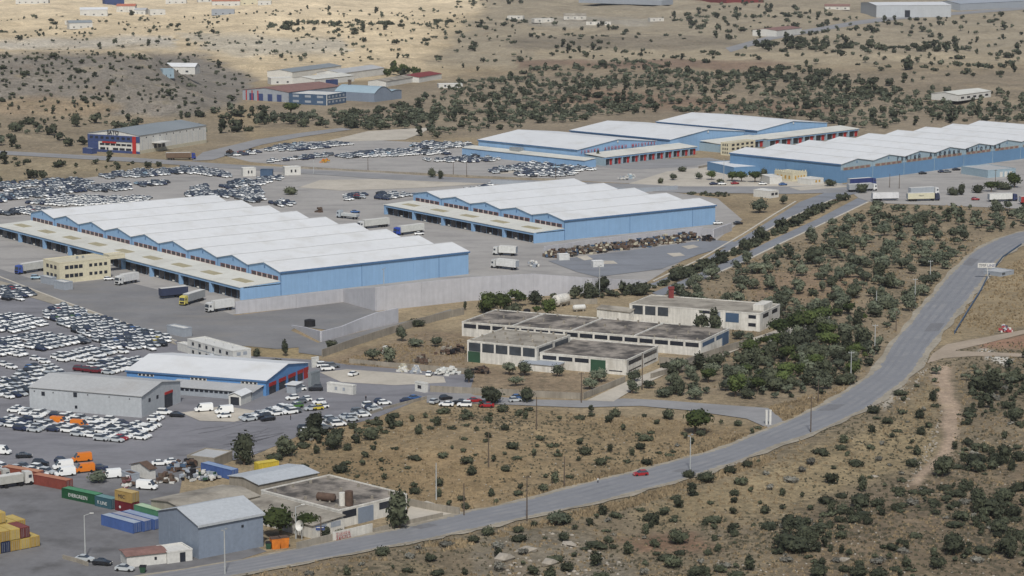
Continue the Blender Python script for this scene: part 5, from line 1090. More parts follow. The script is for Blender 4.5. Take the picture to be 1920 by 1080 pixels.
p = P(602, 1017); t = thing('road_sign', 'blue rectangular road sign on the dark signpost', 'sign', (p[0], p[1]-.25, 0)); MB().box(-1.2, .9, -.05, .05, 3.0, 4.0).obj('board', M['royal_blue'], t); MB().box(-1.0, .7, -.07, -.05, 3.6, 3.8).obj('stripe', M['white_paint'], t)
def cyl_thing(name, label, cat, px, py, r, h, m, band=None, n=18):
    p = PT(px, py); t = thing(name, label, cat, tuple(p)); mb = MB(); mb.tube((0,0,0),(0,0,h),r,n); mb.obj('shell', M[m], t); mb = MB(); mb.tube((0,0,h+.01),(0,0,h+.3),r*.9,n,r2=r*.3); mb.obj('lid', M[m], t); return t
cyl_thing('water_tank', 'black round water tank on the lower asphalt', 'tank', 581, 612, 1.9, 2.3, 'black_rubber'); cyl_thing('water_tank', 'dark water tank behind the derelict roofs', 'tank', 988, 594, 1.3, 2.6, 'black_rubber')
def htank(label, px, py, r, L, ang, m='white_paint', name='storage_tank', z0=.5):
    p = PT(px, py); t = thing(name, label, 'tank', tuple(p), ang); mb = MB(); mb.tube((-L/2,0,r+z0),(L/2,0,r+z0),r,18); mb.obj('shell', M[m], t, smooth=False)
    for s in (-1, 1): mb = MB(); mb.tube((s*L/2,0,r+z0),(s*(L/2+r*.35),0,r+z0),r*.98,18,r2=r*.5); mb.obj('end_cap', M[m], t); MB().box(s*L*.3-.2, s*L*.3+.2, -r*.8, r*.8, 0, z0+.3).obj('saddle', M['block_wall'], t)
htank('large white horizontal tank behind round pines', 1052, 574, 2.0, 6, .9, 'old_white'); htank('small white gas tank on the dry ground', 1086, 584, 1.0, 4.2, .35)
htank('dark rusty tank lying on the workshop roof', 612, 972, 1.0, 4.4, -.4, 'rust', 'roof_tank', 4.4)
p = P(655, 981); t = thing('roof_tank', 'upright rust-streaked white tank on the workshop roof', 'tank', (p[0], p[1], 4.4)); mb = MB(); mb.tube((0,0,0),(0,0,3.6),1.0,14); mb.obj('shell', M['rust'], t); mb = MB(); mb.tube((-1.7,0,0),(-1.7,0,3.2),.75,14); mb.obj('silo', M['old_white'], t)
p = P(566, 1012); t = thing('satellite_dish', 'large white satellite dish beside the pine at roadside', 'dish', (*p, 0)); mb = MB(); mb.tube((0,0,0),(0,0,3.2),.12,8); mb.obj('mast', M['pole_grey'], t)
mb = MB(); mb.tube((0,0,3.4),(-.5,-.6,3.6),.3,18,r2=1.3,cap=False); mb.obj('dish', M['white_paint'], t)
for px, py, lb in ((516,1028,'orange skip nearest the wheelie bin at roadside'),(532,1026,'orange skip beside the lamp post at roadside')):
    p = P(px, py); t = thing('skip', lb, 'skip', (*p, 0), .35); MB().hexa([(-.9,-1,0),(.9,-1,0),(.9,1,0),(-.9,1,0),(-1.1,-1.1,2.5),(1.1,-1.1,2.5),(1.1,1.1,2.5),(-1.1,1.1,2.5)]).obj('body', mat('skip_orange', S(216,126,46), .7, .15, .6), t); MB().box(-1.15,1.15,-1.15,1.15,2.5,2.62).obj('rim', M['rust'], t)
for px, py, lb in ((504,1029,'green wheelie bin left of orange skips'),(268,1074,'dark green wheelie bin beside the silver car')):
    p = P(px, py); t = thing('wheelie_bin', lb, 'bin', (*p, 0)); MB().hexa([(-.5,-.6,.15),(.5,-.6,.15),(.5,.6,.15),(-.5,.6,.15),(-.7,-.8,1.5),(.7,-.8,1.5),(.7,.8,1.5),(-.7,.8,1.5)]).obj('body', M['green_door'], t); MB().box(-.75,.75,-.85,.85,1.51,1.65).obj('lid', M['black_rubber'], t)
t, F = building('gate_sign', 'white shield-shaped board at the gate yard entrance', 'sign', (586,690), (598,688), (585,688), 3.4, 'flat', 'white_paint', 'white_paint', D=.5)
t, F = building('dark_gate', 'dark grey steel frame gate beside the blue shed', 'gate', (584,727), (600,722), (583,726), 4.6, 'flat', 'grey_roof_dark', 'grey_roof_dark', D=1.2)
# scrap and heaps
def heap(label, px, py, w, d, h, n, mats, name='scrap_heap', cat='scrap heap', group=None, smin=.3, smax=1.3):
    p = PT(px, py); o = MB(); rg = random.Random(int(px*31+py))
    for _ in range(int(n*1.5)):
        x, y = rg.gauss(0, w/5), rg.gauss(0, d/5); f = max(.05, 1-(2*x/w)**2-(2*y/d)**2)
        z = rg.uniform(0, h)*f; s = [rg.uniform(smin, smax) for _ in range(3)]; s[2] *= .6; a = rg.uniform(0, 3.14); c_, s_ = math.cos(a), math.sin(a); tl = rg.uniform(-.3, .3)
        pts = [(x+c_*u*s[0]-s_*v*s[1], y+s_*u*s[0]+c_*v*s[1], max(0, z+k*s[2]+tl*u)) for k in (0, 1) for u, v in ((-.5,-.5),(.5,-.5),(.5,.5),(-.5,.5))]; o.hexa(pts, rg.randrange(len(mats)))
    return o.obj(name, [M[m] for m in mats], None, loc=tuple(p), label=label, cat=cat, group=group)
SCR = ['rust','pole_wood','black_rubber','block_wall','rust','pole_wood','steel_blue','cream_roof']
ORD = 'first second third fourth fifth sixth seventh eighth ninth tenth eleventh twelfth thirteenth fourteenth fifteenth sixteenth seventeenth'.split()
for i in range(17):
    f = i/16; heap(f'brown machinery scrap along warehouse wall, {ORD[i]} heap from the left', 1036+f*262, 482-f*33+(i % 3), 8, 6, 3.2, 46, SCR, group='scrap row below five-gable warehouse', smin=.5, smax=1.8)
for px, py, w, n, ms, lb in ((1328,452,6,26,SCR[:3],'dark crane-like scrap at right end of the scrap row'),(838,664,6,30,SCR[:4],'dark scrap pile before derelict green gate'),(860,660,5,26,SCR[:3],'rusty scrap beside derelict green gate'),(900,700,6,34,SCR[:3],'black scrap heap in derelict yard'),(790,680,6,24,['rust','block_wall','pole_wood'],'rubble pile under olives in derelict yard'),
  (828,703,5,24,['white_paint','letter_white'],'white bags heap left in the gate yard'),(846,702,5,24,['white_paint','letter_white'],'white bags heap right in the gate yard'),(755,697,3,30,['cream_roof','white_paint'],'pallets in a row along gate yard wall'),(780,699,3,30,['lead_wall','white_paint'],'stacked boxes along gate yard wall'),
  (362,897,7,30,['white_paint','lead_wall','black_rubber'],'heap of white car parts in scrapyard'),(385,899,8,34,['white_paint','green_door','lead_wall'],'heap of white and green scrap beside blue container'),(335,882,7,30,['lead_wall','rust','steel_blue'],'grey metal scrap heap in scrapyard'),(352,875,6,26,['black_rubber','rust'],'dark rusty scrap heap in scrapyard'),(312,905,6,24,['rust','white_paint','pole_wood'],'rusty junk heap beside pale roof'),(240,912,5,20,['rust','white_paint','red_frame'],'junk heap beside pink-grey hut'),
  (725,663,4,34,['old_white','rust'],'white wrecked van shell under the olive trees'),(1885,622,5,24,['white_paint','letter_blue','letter_red'],'colourful rubbish heap beside the dirt track'),(600,398,3,14,['pole_wood','rust'],'bare brown tree stump on the back lot'),(430,289,6,20,['black_rubber','rust'],'dark scrap row beside the branch road'),(470,287,6,20,['black_rubber','steel_blue'],'dark machinery beside the branch road'),
  (1170,337,7,16,['white_paint','lead_wall'],'white crumpled tarpaulins on the entrance forecourt'),(1182,334,6,14,['white_paint','blue_pale'],'white and blue tarpaulins on the entrance forecourt'),(1000,500,6,14,['white_paint','lead_wall'],'white concrete blocks beside the box lorry'),(610,305,5,14,['skip_orange','ochre'],'orange machinery on the far car park')): heap(lb, px, py, w, w*.7, 2.2, n, ms, name='scrap_heap' if 'scrap' in lb or 'junk' in lb else 'heap', cat='heap', smin=.5, smax=1.5)
# ---- people (tiny)
def person(label, px, py, shirt, trousers, ang):
    p = PT(px, py); me = bpy.data.meshes.new('person')
    V = [(0,0,.95),(0,.10,.90),(.05,.11,.48),(.02,.12,.06),(.14,.12,.03),(0,-.10,.90),(-.08,-.11,.48),(-.12,-.12,.06),(0,-.12,.03),(0,0,1.2),(0,0,1.42),(0,.19,1.40),(.02,.25,1.12),(.10,.24,.88),(0,-.19,1.40),(-.04,-.25,1.12),(.04,-.25,.88),(.01,0,1.54),(.02,0,1.66),(.02,0,1.76)]
    E_ = [(0,1),(1,2),(2,3),(3,4),(0,5),(5,6),(6,7),(7,8),(0,9),(9,10),(10,11),(11,12),(12,13),(10,14),(14,15),(15,16),(10,17),(17,18),(18,19)]
    rad = [.15,.095,.07,.05,.045,.095,.07,.05,.045,.155,.15,.065,.05,.04,.065,.05,.04,.06,.10,.07]
    me.from_pydata(V, E_, []); o = link('person', me, None, tuple(p), ang, label, 'person')
    o.modifiers.new('skin', 'SKIN'); sl = me.skin_vertices[0].data if me.skin_vertices else None
    if sl:
        for i, r_ in enumerate(rad): sl[i].radius = (r_, r_)
        sl[0].use_root = True
    o.modifiers.new('sub', 'SUBSURF').levels = 1; o.modifiers['sub'].render_levels = 1
    m = bpy.data.materials.new('clothes'); m.use_nodes = True; N, L = nt(m); tc = N.new('ShaderNodeTexCoord'); sx = N.new('ShaderNodeSeparateXYZ'); L.new(tc.outputs['Object'], sx.inputs[0])
    cr = N.new('ShaderNodeValToRGB'); mr = node(N, 'ShaderNodeMath', operation='DIVIDE'); mr.inputs[1].default_value = 2.0; L.new(sx.outputs['Z'], mr.inputs[0]); L.new(mr.outputs[0], cr.inputs[0]); cr.color_ramp.interpolation = 'CONSTANT'
    el = cr.color_ramp.elements; el[0].color = (.03,.03,.03,1); el[1].position = .05; el[1].color = (*trousers, 1)
    for ps, c in ((.47, shirt), (.75, S(190,140,112)), (.84, S(50,40,34))): e = el.new(ps); e.color = (*c, 1)
    L.new(cr.outputs[0], N['Principled BSDF'].inputs['Base Color']); me.materials.append(m)
person('person in white shirt and dark trousers walking at the road edge', 1121, 907, S(232,234,236), S(40,46,66), 2.6)
person('person in dark clothes standing on the lower car park asphalt', 545, 788, S(44,46,54), S(36,38,46), .4)
person('person in dark jacket by the fence of the gate yard', 686, 752, S(38,40,48), S(44,46,56), 1.2)

# ================================================================== vegetation
foliage('olive_leaf', S(74,82,70), S(122,128,108)); foliage('shrub_leaf', S(54,59,48), S(92,97,78)); foliage('pine_leaf', S(50,62,38), S(90,102,58)); foliage('grey_leaf', S(106,106,100), S(140,138,130))
mat('bark', S(112,98,86), .95, .2, 2)
mat('dry_tuft', NAT(174,150,112), .95, .25, .1, .8, .2); mat('scrub_tuft', NAT(108,104,82), .95, .25, .1, .8, .2); mat('pale_rock', NAT(184,174,160), .95, .14, .4, 1.5, .12)
_t = (1+5**.5)/2
ICO = np.array([(-1,_t,0),(1,_t,0),(-1,-_t,0),(1,-_t,0),(0,-1,_t),(0,1,_t),(0,-1,-_t),(0,1,-_t),(_t,0,-1),(_t,0,1),(-_t,0,-1),(-_t,0,1)])/math.sqrt(1+_t*_t)
ICF = np.array([(0,11,5),(0,5,1),(0,1,7),(0,7,10),(0,10,11),(1,5,9),(5,11,4),(11,10,2),(10,7,6),(7,1,8),(3,9,4),(3,4,2),(3,2,6),(3,6,8),(3,8,9),(4,9,5),(2,4,11),(6,2,10),(8,6,7),(9,8,1)])
def crown(seed, rx, rz, zc, ncl, nleaf, ls, flat_=1.0, core=.74):
    """uneven crown: irregular clumps, each a dark lumpy core under many leaf-sized faces"""
    rg = np.random.default_rng(seed); V, T = [], []; k = 0; cs = []
    for i in range(ncl):
        d = rg.normal(0, 1, 3); d /= np.linalg.norm(d); rr = rg.uniform(.2, .62)
        c = np.array([d[0]*rx*rr, d[1]*rx*rr, zc+d[2]*rz*rr*.9]); s = rg.uniform(.42, .66)
        cs.append((c, np.array([rx*s, rx*s, rz*s*1.05*flat_])))
    for c, s in cs:
        q = ICO*s*core*rg.uniform(.8, 1.15, (12, 1))+c; q[:, 2] = np.maximum(q[:, 2], .05); V.append(q); T.append(ICF+k); k += 12
        n = max(3, nleaf//ncl)
        for _ in range(n):
            d = rg.normal(0, 1, 3); d /= np.linalg.norm(d); p = c+d*s*rg.uniform(.75, 1.12)
            if p[2] < .05: p[2] = rg.uniform(.05, .3)
            nrm = d+rg.normal(0, .55, 3); nrm /= np.linalg.norm(nrm); u = np.cross(nrm, rg.normal(0, 1, 3)); u /= np.linalg.norm(u); w = np.cross(nrm, u); a, b = ls*rg.uniform(.6, 1.3), ls*rg.uniform(.4, .9)
            V.append(np.array([p-u*a-w*b*.4, p+u*a*.2-w*b, p+u*a+w*b*.3, p-u*a*.1+w*b])); T.append(np.array([(k,k+1,k+2),(k,k+2,k+3)])); k += 4
    return np.concatenate(V), np.concatenate(T)
def trimesh(name, V, T, m):
    me = bpy.data.meshes.new(name); me.from_pydata(V.tolist(), [], T.tolist()); me.materials.append(m); me.update(); return me
def trunk_mesh(seed, h, r, nb=4, spread=1.0):
    rg = random.Random(seed); mb = MB(); a = (0, 0, -.4); b = (rg.uniform(-.15, .15), rg.uniform(-.15, .15), h*.55); mb.tube(a, b, r, 7, r2=r*.75)
    for i in range(nb):
        t = 6.28*i/nb+rg.uniform(-.4, .4); mb.tube(b, (b[0]+math.cos(t)*spread, b[1]+math.sin(t)*spread, h*1.15+rg.uniform(0, .5)), r*.6, 5, r2=r*.25)
    return mb.mesh('trunk', [M['bark']])
KIND = {}
def kind(name, mname, specs, hi, lo, trunk):
    m = M[mname]; H_, Lo, Tr = [], [], []
    for i, (rx, rz, zc, ncl, fl) in enumerate(specs):
        V, T = crown(100*len(KIND)+i, rx, rz, zc, ncl, hi[0], hi[1], fl); H_.append(trimesh('crown', V, T, m))
        Lo.append(crown(100*len(KIND)+i, rx, rz, zc, max(3, ncl//2), lo[0], lo[1], fl, .72)); Tr.append(trunk_mesh(i, *trunk) if trunk else None)
    KIND[name] = (H_, Lo, Tr, m)
kind('olive', 'olive_leaf', [(2.4,1.7,2.1,8,1),(2.6,1.6,2.0,9,1),(2.2,1.9,2.3,7,1),(2.7,1.5,1.9,9,1),(2.3,1.6,2.1,6,1),(2.5,1.8,2.2,8,1),(1.9,2.2,2.5,6,1),(3.0,1.4,1.8,9,1),(1.7,1.5,2.0,5,1)], (420, .28), (52, .62), (1.4, .22, 4, .8))
kind('shrub', 'shrub_leaf', [(1.5,1.05,.85,7,1),(1.7,1.0,.75,8,1),(1.3,1.25,1.0,6,1),(1.8,.85,.6,8,1),(1.45,1.15,.9,7,1),(1.2,1.0,.8,5,1),(2.1,.7,.5,9,1),(1.0,1.5,1.2,5,1)], (230, .22), (34, .50), None)
kind('grey', 'grey_leaf', [(1.4,.8,.6,7,1),(1.7,.7,.5,8,1),(1.2,.9,.7,6,1)], (200, .2), (30, .45), None)
kind('pine', 'pine_leaf', [(2.9,1.9,3.2,9,.9),(2.6,2.2,3.4,8,1),(3.2,1.9,3.0,10,.9)], (420, .34), (60, .75), (2.4, .26, 4, 1.0))
kind('fir', 'shrub_leaf', [(1.6,3.6,4.4,14,1),(1.2,3.0,3.6,10,1)], (420, .34), (60, .7), (3.0, .22, 3, .5))
kind('bigbush', 'shrub_leaf', [(2.7,2.2,2.1,12,1),(3.0,2.0,1.9,13,1),(2.5,2.4,2.3,11,1),(3.3,1.7,1.6,12,1),(2.0,2.9,2.7,9,1)], (420, .32), (56, .72), (1.2, .24, 4, 1.0))
NAMES = {'olive': ('olive_tree', 'tree'), 'shrub': ('shrub', 'shrub'), 'grey': ('grey_shrub', 'shrub'), 'pine': ('pine_tree', 'tree'), 'fir': ('fir_tree', 'tree'), 'bigbush': ('evergreen_oak', 'tree')}
PLANTS = []      # (kind, x, y, z, scale, where, exact label)
_excl = [(np.array(p)[:,0].min(), np.array(p)[:,0].max(), np.array(p)[:,1].min(), np.array(p)[:,1].max(), p) for p in EXCL]
def blocked(x, y):
    for a, b, c, d, p in _excl:
        if a <= x <= b and c <= y <= d and inpoly(np.array([x]), np.array([y]), p)[0]: return True
    return False
def grow(kd, px, py, s, where=None, label=None):
    p = PT(px, py); PLANTS.append((kd, p[0], p[1], p[2], s, where, label))
def scatter(poly, n, kinds, smin, smax, where, mind=3.0, clump=0):
    q = np.array(poly, float); x0, x1 = q[:,0].min(), q[:,0].max(); y0, y1 = q[:,1].min(), q[:,1].max(); pts = []; tries = 0; ks = [k for k, w in kinds]; ws = np.array([w for k, w in kinds]); ws = ws/ws.sum()
    ph = RNG.uniform(0, 100)
    while len(pts) < n and tries < n*60:
        tries += 1; px, py = RNG.uniform(x0, x1), RNG.uniform(y0, y1)
        if RNG.random() > ((y0+226)/(py+226))**3 or not inpoly(np.array([px]), np.array([py]), poly)[0]: continue
        g = P(px, py)
        if clump and undul(np.array([g[0]*6+ph*9]), np.array([g[1]*6]))[0] < RNG.uniform(-clump, clump): continue
        s = RNG.uniform(smin, smax)
        if RNG.random() < .35: s *= RNG.uniform(.5, .8)
        if any((g[0]-a)**2+(g[1]-b)**2 < (mind*(s+c)/2)**2 for a, b, c in pts) or blocked(*g): continue
        pts.append((g[0], g[1], s)); k = ks[int(RNG.choice(len(ks), p=ws))]
        if HILL[1]-420 < g[1] < HILL[1]+520 and g[0] < -80: p = PT(px, py)
        else: p = (g[0], g[1], float(terr(np.array([g[0]]), np.array([g[1]]))[0]))
        PLANTS.append((k, p[0], p[1], p[2], s, where, None))
# groves and fields, outlines in photo pixels
scatter([(1260,545),(1400,492),(1480,462),(1560,424),(1640,388),(1780,392),(1930,392),(1930,428),(1850,444),(1790,485),(1745,540),(1690,620),(1600,632),(1480,640),(1430,600),(1330,585),(1200,566)], 330, [('olive',.92),('bigbush',.08)], .9, 1.5, 'in the grove between access lane and upper road', 3.3)
scatter([(1230,745),(1262,690),(1400,648),(1500,630),(1640,640),(1655,660),(1600,720),(1540,740),(1440,752),(1340,752)], 150, [('pine',.16),('bigbush',.42),('olive',.42)], .8, 1.4, 'in the dark thicket above the road junction', 3.2)
scatter([(1440,600),(1560,560),(1680,540),(1690,600),(1640,650),(1500,640)], 26, [('bigbush',.6),('pine',.4)], .9, 1.3, 'in the dark trees by the white wall', 4.0)
scatter([(520,214),(690,212),(770,192),(850,160),(1000,131),(1240,127),(1400,138),(1560,150),(1760,172),(1930,178),(1930,232),(1860,228),(1600,245),(1540,228),(1240,212),(1080,230),(890,248),(820,262),(600,238),(520,222)], 1250, [('olive',.8),('bigbush',.2)], .95, 1.45, 'in the wide olive belt behind the halls', 3.2)
scatter([(1390,122),(1480,118),(1600,140),(1700,168),(1640,176),(1500,162),(1400,140)], 90, [('bigbush',1)], 1.1, 1.6, 'in the dark hedge at upper right', 3.2)
scatter([(880,180),(1100,160),(1250,170),(1200,212),(1080,228),(900,240)], 110, [('olive',.6),('bigbush',.4)], 1.0, 1.5, 'in the dense olive belt behind the halls', 4.0)
scatter([(1240,30),(1420,5),(1640,40),(1930,30),(1930,150),(1700,160),(1400,112)], 380, [('olive',.5),('bigbush',.5)], .9, 1.7, 'dotted over the far right fields', 6, .5)
scatter([(1390,88),(1480,80),(1600,88),(1700,96),(1800,98),(1800,106),(1600,100),(1440,98)], 64, [('bigbush',1)], 1.3, 1.9, 'in the dark hedgerow across the far right fields', 3.8)
scatter([(760,45),(960,30),(1240,60),(1400,112),(1250,124),(1000,125),(830,132)], 200, [('olive',.3),('bigbush',.4),('shrub',.3)], .7, 1.6, 'dotted over the field above the belt', 6, .3)
scatter([(-60,30),(300,32),(520,20),(900,20),(830,60),(760,112),(500,122),(400,96),(-60,88)], 480, [('olive',.3),('bigbush',.12),('shrub',.58)], .7, 1.5, 'dotted over the sunlit hillside', 6, .4)
scatter([(510,48),(620,46),(740,44),(760,54),(720,62),(560,64),(500,62)], 66, [('bigbush',.6),('olive',.4)], 1.1, 1.7, 'in the green line across the sunlit hillside', 3.5)
scatter([(860,2),(980,-4),(980,10),(900,20),(850,18)], 40, [('bigbush',.6),('olive',.4)], .9, 1.3, 'in the plantation at top centre', 3.5)
scatter([(-60,100),(150,96),(380,104),(480,148),(430,205),(300,228),(-60,232)], 420, [('shrub',.9),('bigbush',.08),('olive',.02)], .8, 1.4, 'on the scrub hill at left', 4.2)
scatter([(-60,232),(300,226),(430,205),(480,200),(520,215),(470,258),(400,262),(-60,284)], 80, [('bigbush',.5),('olive',.3),('shrub',.2)], 1.1, 1.9, 'at the foot of the scrub hill', 6, .3)
scatter([(-60,292),(300,303),(330,314),(190,328),(-60,346)], 34, [('bigbush',.5),('shrub',.5)], .8, 1.5, 'in the straw strip behind the left car park', 7)
scatter([(500,222),(640,218),(760,212),(830,220),(800,240),(690,246),(600,238),(520,240)], 60, [('bigbush',.5),('olive',.5)], 1.1, 1.7, 'in front of the farm cluster', 4.2, .3)
scatter([(690,140),(740,128),(830,140),(800,150),(740,152)], 20, [('pine',.5),('bigbush',.5)], 1.2, 1.7, 'between the farm sheds', 4)
scatter([(500,870),(570,820),(700,790),(880,762),(1100,770),(1440,803),(1370,838),(1100,904),(880,958),(790,938),(620,895)], 120, [('shrub',.95),('grey',.05)], .8, 1.5, 'in the dry field above the main road', 6, .3)
scatter([(570,820),(650,800),(760,775),(760,800),(640,850),(560,860),(500,860)], 26, [('shrub',.8),('bigbush',.2)], .8, 1.3, 'along the fence corner of the dry field', 4)
scatter([(1470,905),(1600,800),(1690,740),(1745,700),(1770,720),(1760,780),(1740,850),(1680,910),(1500,960),(1200,1000),(1240,930),(1430,860)], 75, [('shrub',.85),('grey',.15)], .9, 1.7, 'on the straw slope right of the road', 6)
scatter([(1400,1000),(1700,915),(1760,850),(1800,740),(1930,670),(1930,1090),(1300,1090)], 300, [('shrub',.82),('grey',.1),('bigbush',.08)], .7, 1.6, 'on the stony slope in the lower right corner', 2.4, .35)
scatter([(500,1088),(700,1040),(960,990),(1200,950),(1420,985),(1320,1090)], 75, [('shrub',.8),('grey',.2)], .7, 1.6, 'on the near bank below the main road', 5)
scatter([(1740,700),(1800,690),(1920,690),(1920,720),(1790,735)], 14, [('olive',.7),('shrub',.3)], .7, 1.0, 'beside the gully right of the road', 5)
scatter([(1100,562),(1180,552),(1300,505),(1400,462),(1480,420),(1570,378),(1585,372),(1500,420),(1420,462),(1320,508),(1220,545)], 240, [('shrub',.8),('bigbush',.2)], .9, 1.35, 'in the hedge between the two lanes', 1.3)
scatter([(870,585),(930,562),(1010,570),(1020,590),(960,592)], 10, [('pine',.6),('bigbush',.4)], .9, 1.3, 'behind the derelict roofs', 4.5)
scatter([(1020,560),(1210,538),(1230,552),(1120,562)], 18, [('bigbush',.5),('shrub',.5)], .9, 1.3, 'at the foot of the retaining wall', 4)
scatter([(1210,330),(1330,318),(1450,322),(1450,335),(1330,340),(1220,344)], 30, [('olive',.4),('pine',.3),('shrub',.3)], .8, 1.3, 'in the entrance garden', 4)
scatter([(1780,345),(1860,332),(1930,330),(1930,352),(1790,365)], 22, [('bigbush',.6),('pine',.4)], 1.0, 1.5, 'on the bank behind the truck park', 4)
scatter([(1278,362),(1370,366),(1366,370),(1280,366)], 16, [('shrub',1)], .9, 1.2, 'in the clipped hedge behind five-gable warehouse', 2.6)
# trees one can point at
for kd, px, py, s, lb in (('pine',528,1008,1.55,'big bright green pine beside the blue-grey shed'),('pine',575,1000,1.05,'smaller pine right of the roadside pine'),('bigbush',748,992,1.7,'large dark oleander bush at the workshop gate'),('shrub',612,1010,1.3,'dark shrub inside the workshop wall'),('shrub',640,1006,1.0,'small shrub beside painted wall'),
 ('pine',1302,814,1.45,'flat-topped bright green pine in the dry field'),('bigbush',921,758,1.5,'round dark bush over the parked red car'),('bigbush',988,754,.95,'round bush right of the parked cars'),('fir',1342,640,1.6,'tall dark fir before the white derelict hall'),('bigbush',1316,637,1.6,'dark bush left of the tall fir'),('fir',535,668,.8,'dark conical fir on the straw bank by site offices'),
 ('shrub',480,668,1.3,'green shrub beside the site offices'),('shrub',516,680,1.2,'green shrub behind the blue shed roof'),('bigbush',780,612,1.0,'round bush at the end of beige panel wall'),('bigbush',622,655,.8,'dark bush at foot of curved concrete wall'),('olive',700,678,1.2,'olive tree at left of derelict yard'),('olive',728,682,1.2,'leaning olive tree in derelict yard'),('olive',756,640,1.2,'olive tree under the panel wall, left'),('olive',780,650,1.0,'olive tree under the panel wall, right'),('olive',816,650,1.1,'olive tree nearest derelict green gate'),
 ('olive',880,718,1.1,'olive tree behind roadside wall, left'),('olive',955,703,1.1,'olive tree before derelict block, left of two'),('olive',985,705,1.2,'olive tree before derelict block, right of two'),('olive',968,724,1.0,'olive tree inside roadside wall'),('olive',1045,706,1.0,'olive tree before low derelict annex'),('olive',1124,716,1.1,'olive tree before bright green gate'),('olive',1105,730,1.0,'olive tree beside the roadside pole'),('olive',1185,738,1.2,'olive tree at drive mouth'),('olive',1190,716,1.0,'olive tree at corner of low derelict block'),('olive',1215,728,.9,'slim olive tree behind the drive wall'),('shrub',1252,690,1.7,'dark shrub in corner behind low derelict block'),
 ('bigbush',458,872,1.5,'large dark tree at lean-to end'),('bigbush',590,818,1.4,'large dark tree at lower car park corner'),('olive',185,905,1.1,'dark straggly tree between vans and green container'),('shrub',40,888,1.2,'green shrub behind the white flatbed'),('olive',1048,985,1.1,'tree on the near bank below the road, left'),('shrub',1132,965,1.2,'bush on the near bank below the road, right'),('bigbush',1322,905,.9,'dark bush at road edge under street lamp'),('shrub',1290,896,1.4,'shrub left of bush under street lamp'),('shrub',1298,930,1.4,'rounded shrub below the road lamp'),
 ('bigbush',1270,1020,1.0,'broad dark bush on the lower slope'),('shrub',1120,1028,1.6,'dark sprawling shrub on red earth'),('olive',1425,399,1.7,'round tree at the bank road, left of two'),('olive',1467,383,1.2,'round tree at the bank road, right of two'),('bigbush',1616,362,1.3,'clipped round dark bush before grey trailer'),('bigbush',1556,350,1.1,'round dark bush right of white cabin'),('fir',1122,307,1.1,'dark cypress-like tree before lettered hall'),('bigbush',1086,306,1.2,'dark tree at corner of lettered hall'),('olive',1142,306,1.0,'small tree right of cypress before lettered hall'),
 ('bigbush',810,333,1.0,'dark hedge clump beside the back road'),('bigbush',826,336,.8,'low hedge clump right of dark clump at back road'),('bigbush',545,365,1.2,'round dark bush on the back lot'),('bigbush',142,238,1.7,'large round tree left of white hall'),('pine',545,215,1.9,'large green tree before farm cluster, left'),('bigbush',660,240,1.9,'large dark tree before farm cluster, right'),('bigbush',570,238,1.7,'large dark tree before farm cluster, centre'),('pine',1505,300,.8,'palm-like tree beside cream gatehouse'),('pine',1490,330,1.0,'dark tree left of gatehouse'),('bigbush',1280,322,1.0,'bush beside flagpole garden'),('pine',1462,634,1.4,'tall pine left of blue gate by white wall'),('pine',1490,627,1.5,'tall pine over the white wall, second from left'),('pine',1515,620,1.5,'tall pine over the white wall, third from left'),('pine',1542,612,1.4,'tall pine at right end of white wall'),('olive',1384,636,1.0,'olive right of the tall fir'),('olive',1404,642,1.0,'olive before white derelict hall corner'),
 ('pine',1028,594,1.3,'spreading pine before the large white tank'),('pine',918,589,1.4,'spreading pine behind long derelict roof, left'),('pine',944,586,1.3,'spreading pine behind long derelict roof, right'),('fir',872,582,.55,'small cypress at foot of retaining wall, left'),('fir',1000,562,.5,'small cypress at foot of retaining wall, centre'),('fir',1166,548,.6,'small cypress at foot of retaining wall, right'),('fir',1210,545,.5,'small cypress at end of retaining wall'),
 ('pine',1335,338,1.0,'garden tree right of flagpole'),('olive',1310,336,1.0,'garden olive left of flagpole'),('pine',1372,340,1.1,'dark garden tree before low blue annex'),('pine',1390,341,1.1,'dark garden tree before far right warehouse'),('pine',1416,342,1.2,'dense garden tree left of entrance canopy'),('bigbush',1432,338,1.2,'tall garden tree behind entrance canopy'),('olive',1262,338,1.0,'garden shrub-tree before tarpaulins'),('shrub',1240,344,1.6,'broad garden shrub by forecourt wall'),('shrub',1350,344,1.5,'low garden hedge clump by entrance'),
 ('bigbush',1786,366,1.2,'dark bush on bank behind truck park, leftmost'),('bigbush',1803,366,1.1,'dark bush on bank behind truck park, second'),('bigbush',1835,362,1.2,'dark bush on bank behind truck park, third'),('pine',1858,360,1.2,'bushy tree on bank behind truck park, fourth'),('bigbush',1880,356,1.4,'bushy tree on bank behind truck park, fifth'),('pine',1902,352,1.5,'bushy tree on bank behind truck park, rightmost')):
    grow(kd, px, py, s, None, lb)
_cells = {}
for p_ in PLANTS:
    if p_[5]: _cells.setdefault(p_[5], []).append((p_[1], p_[2]))
_cells = {k: (np.quantile([a/b for a, b in v], [.33, .67]), np.quantile([b for a, b in v], [.33, .67])) for k, v in _cells.items()}
def cell(x, y, where):
    (a, b), (c, d) = _cells[where]; h = 'left' if x/y < a else 'right' if x/y > b else 'centre'; v = 'near' if y < c else 'far' if y > d else 'middle'
    return f', {v} {h}'
def sizeword(kd, s): return 'small' if s < 1.0 else 'large' if s > 1.35 else 'medium'
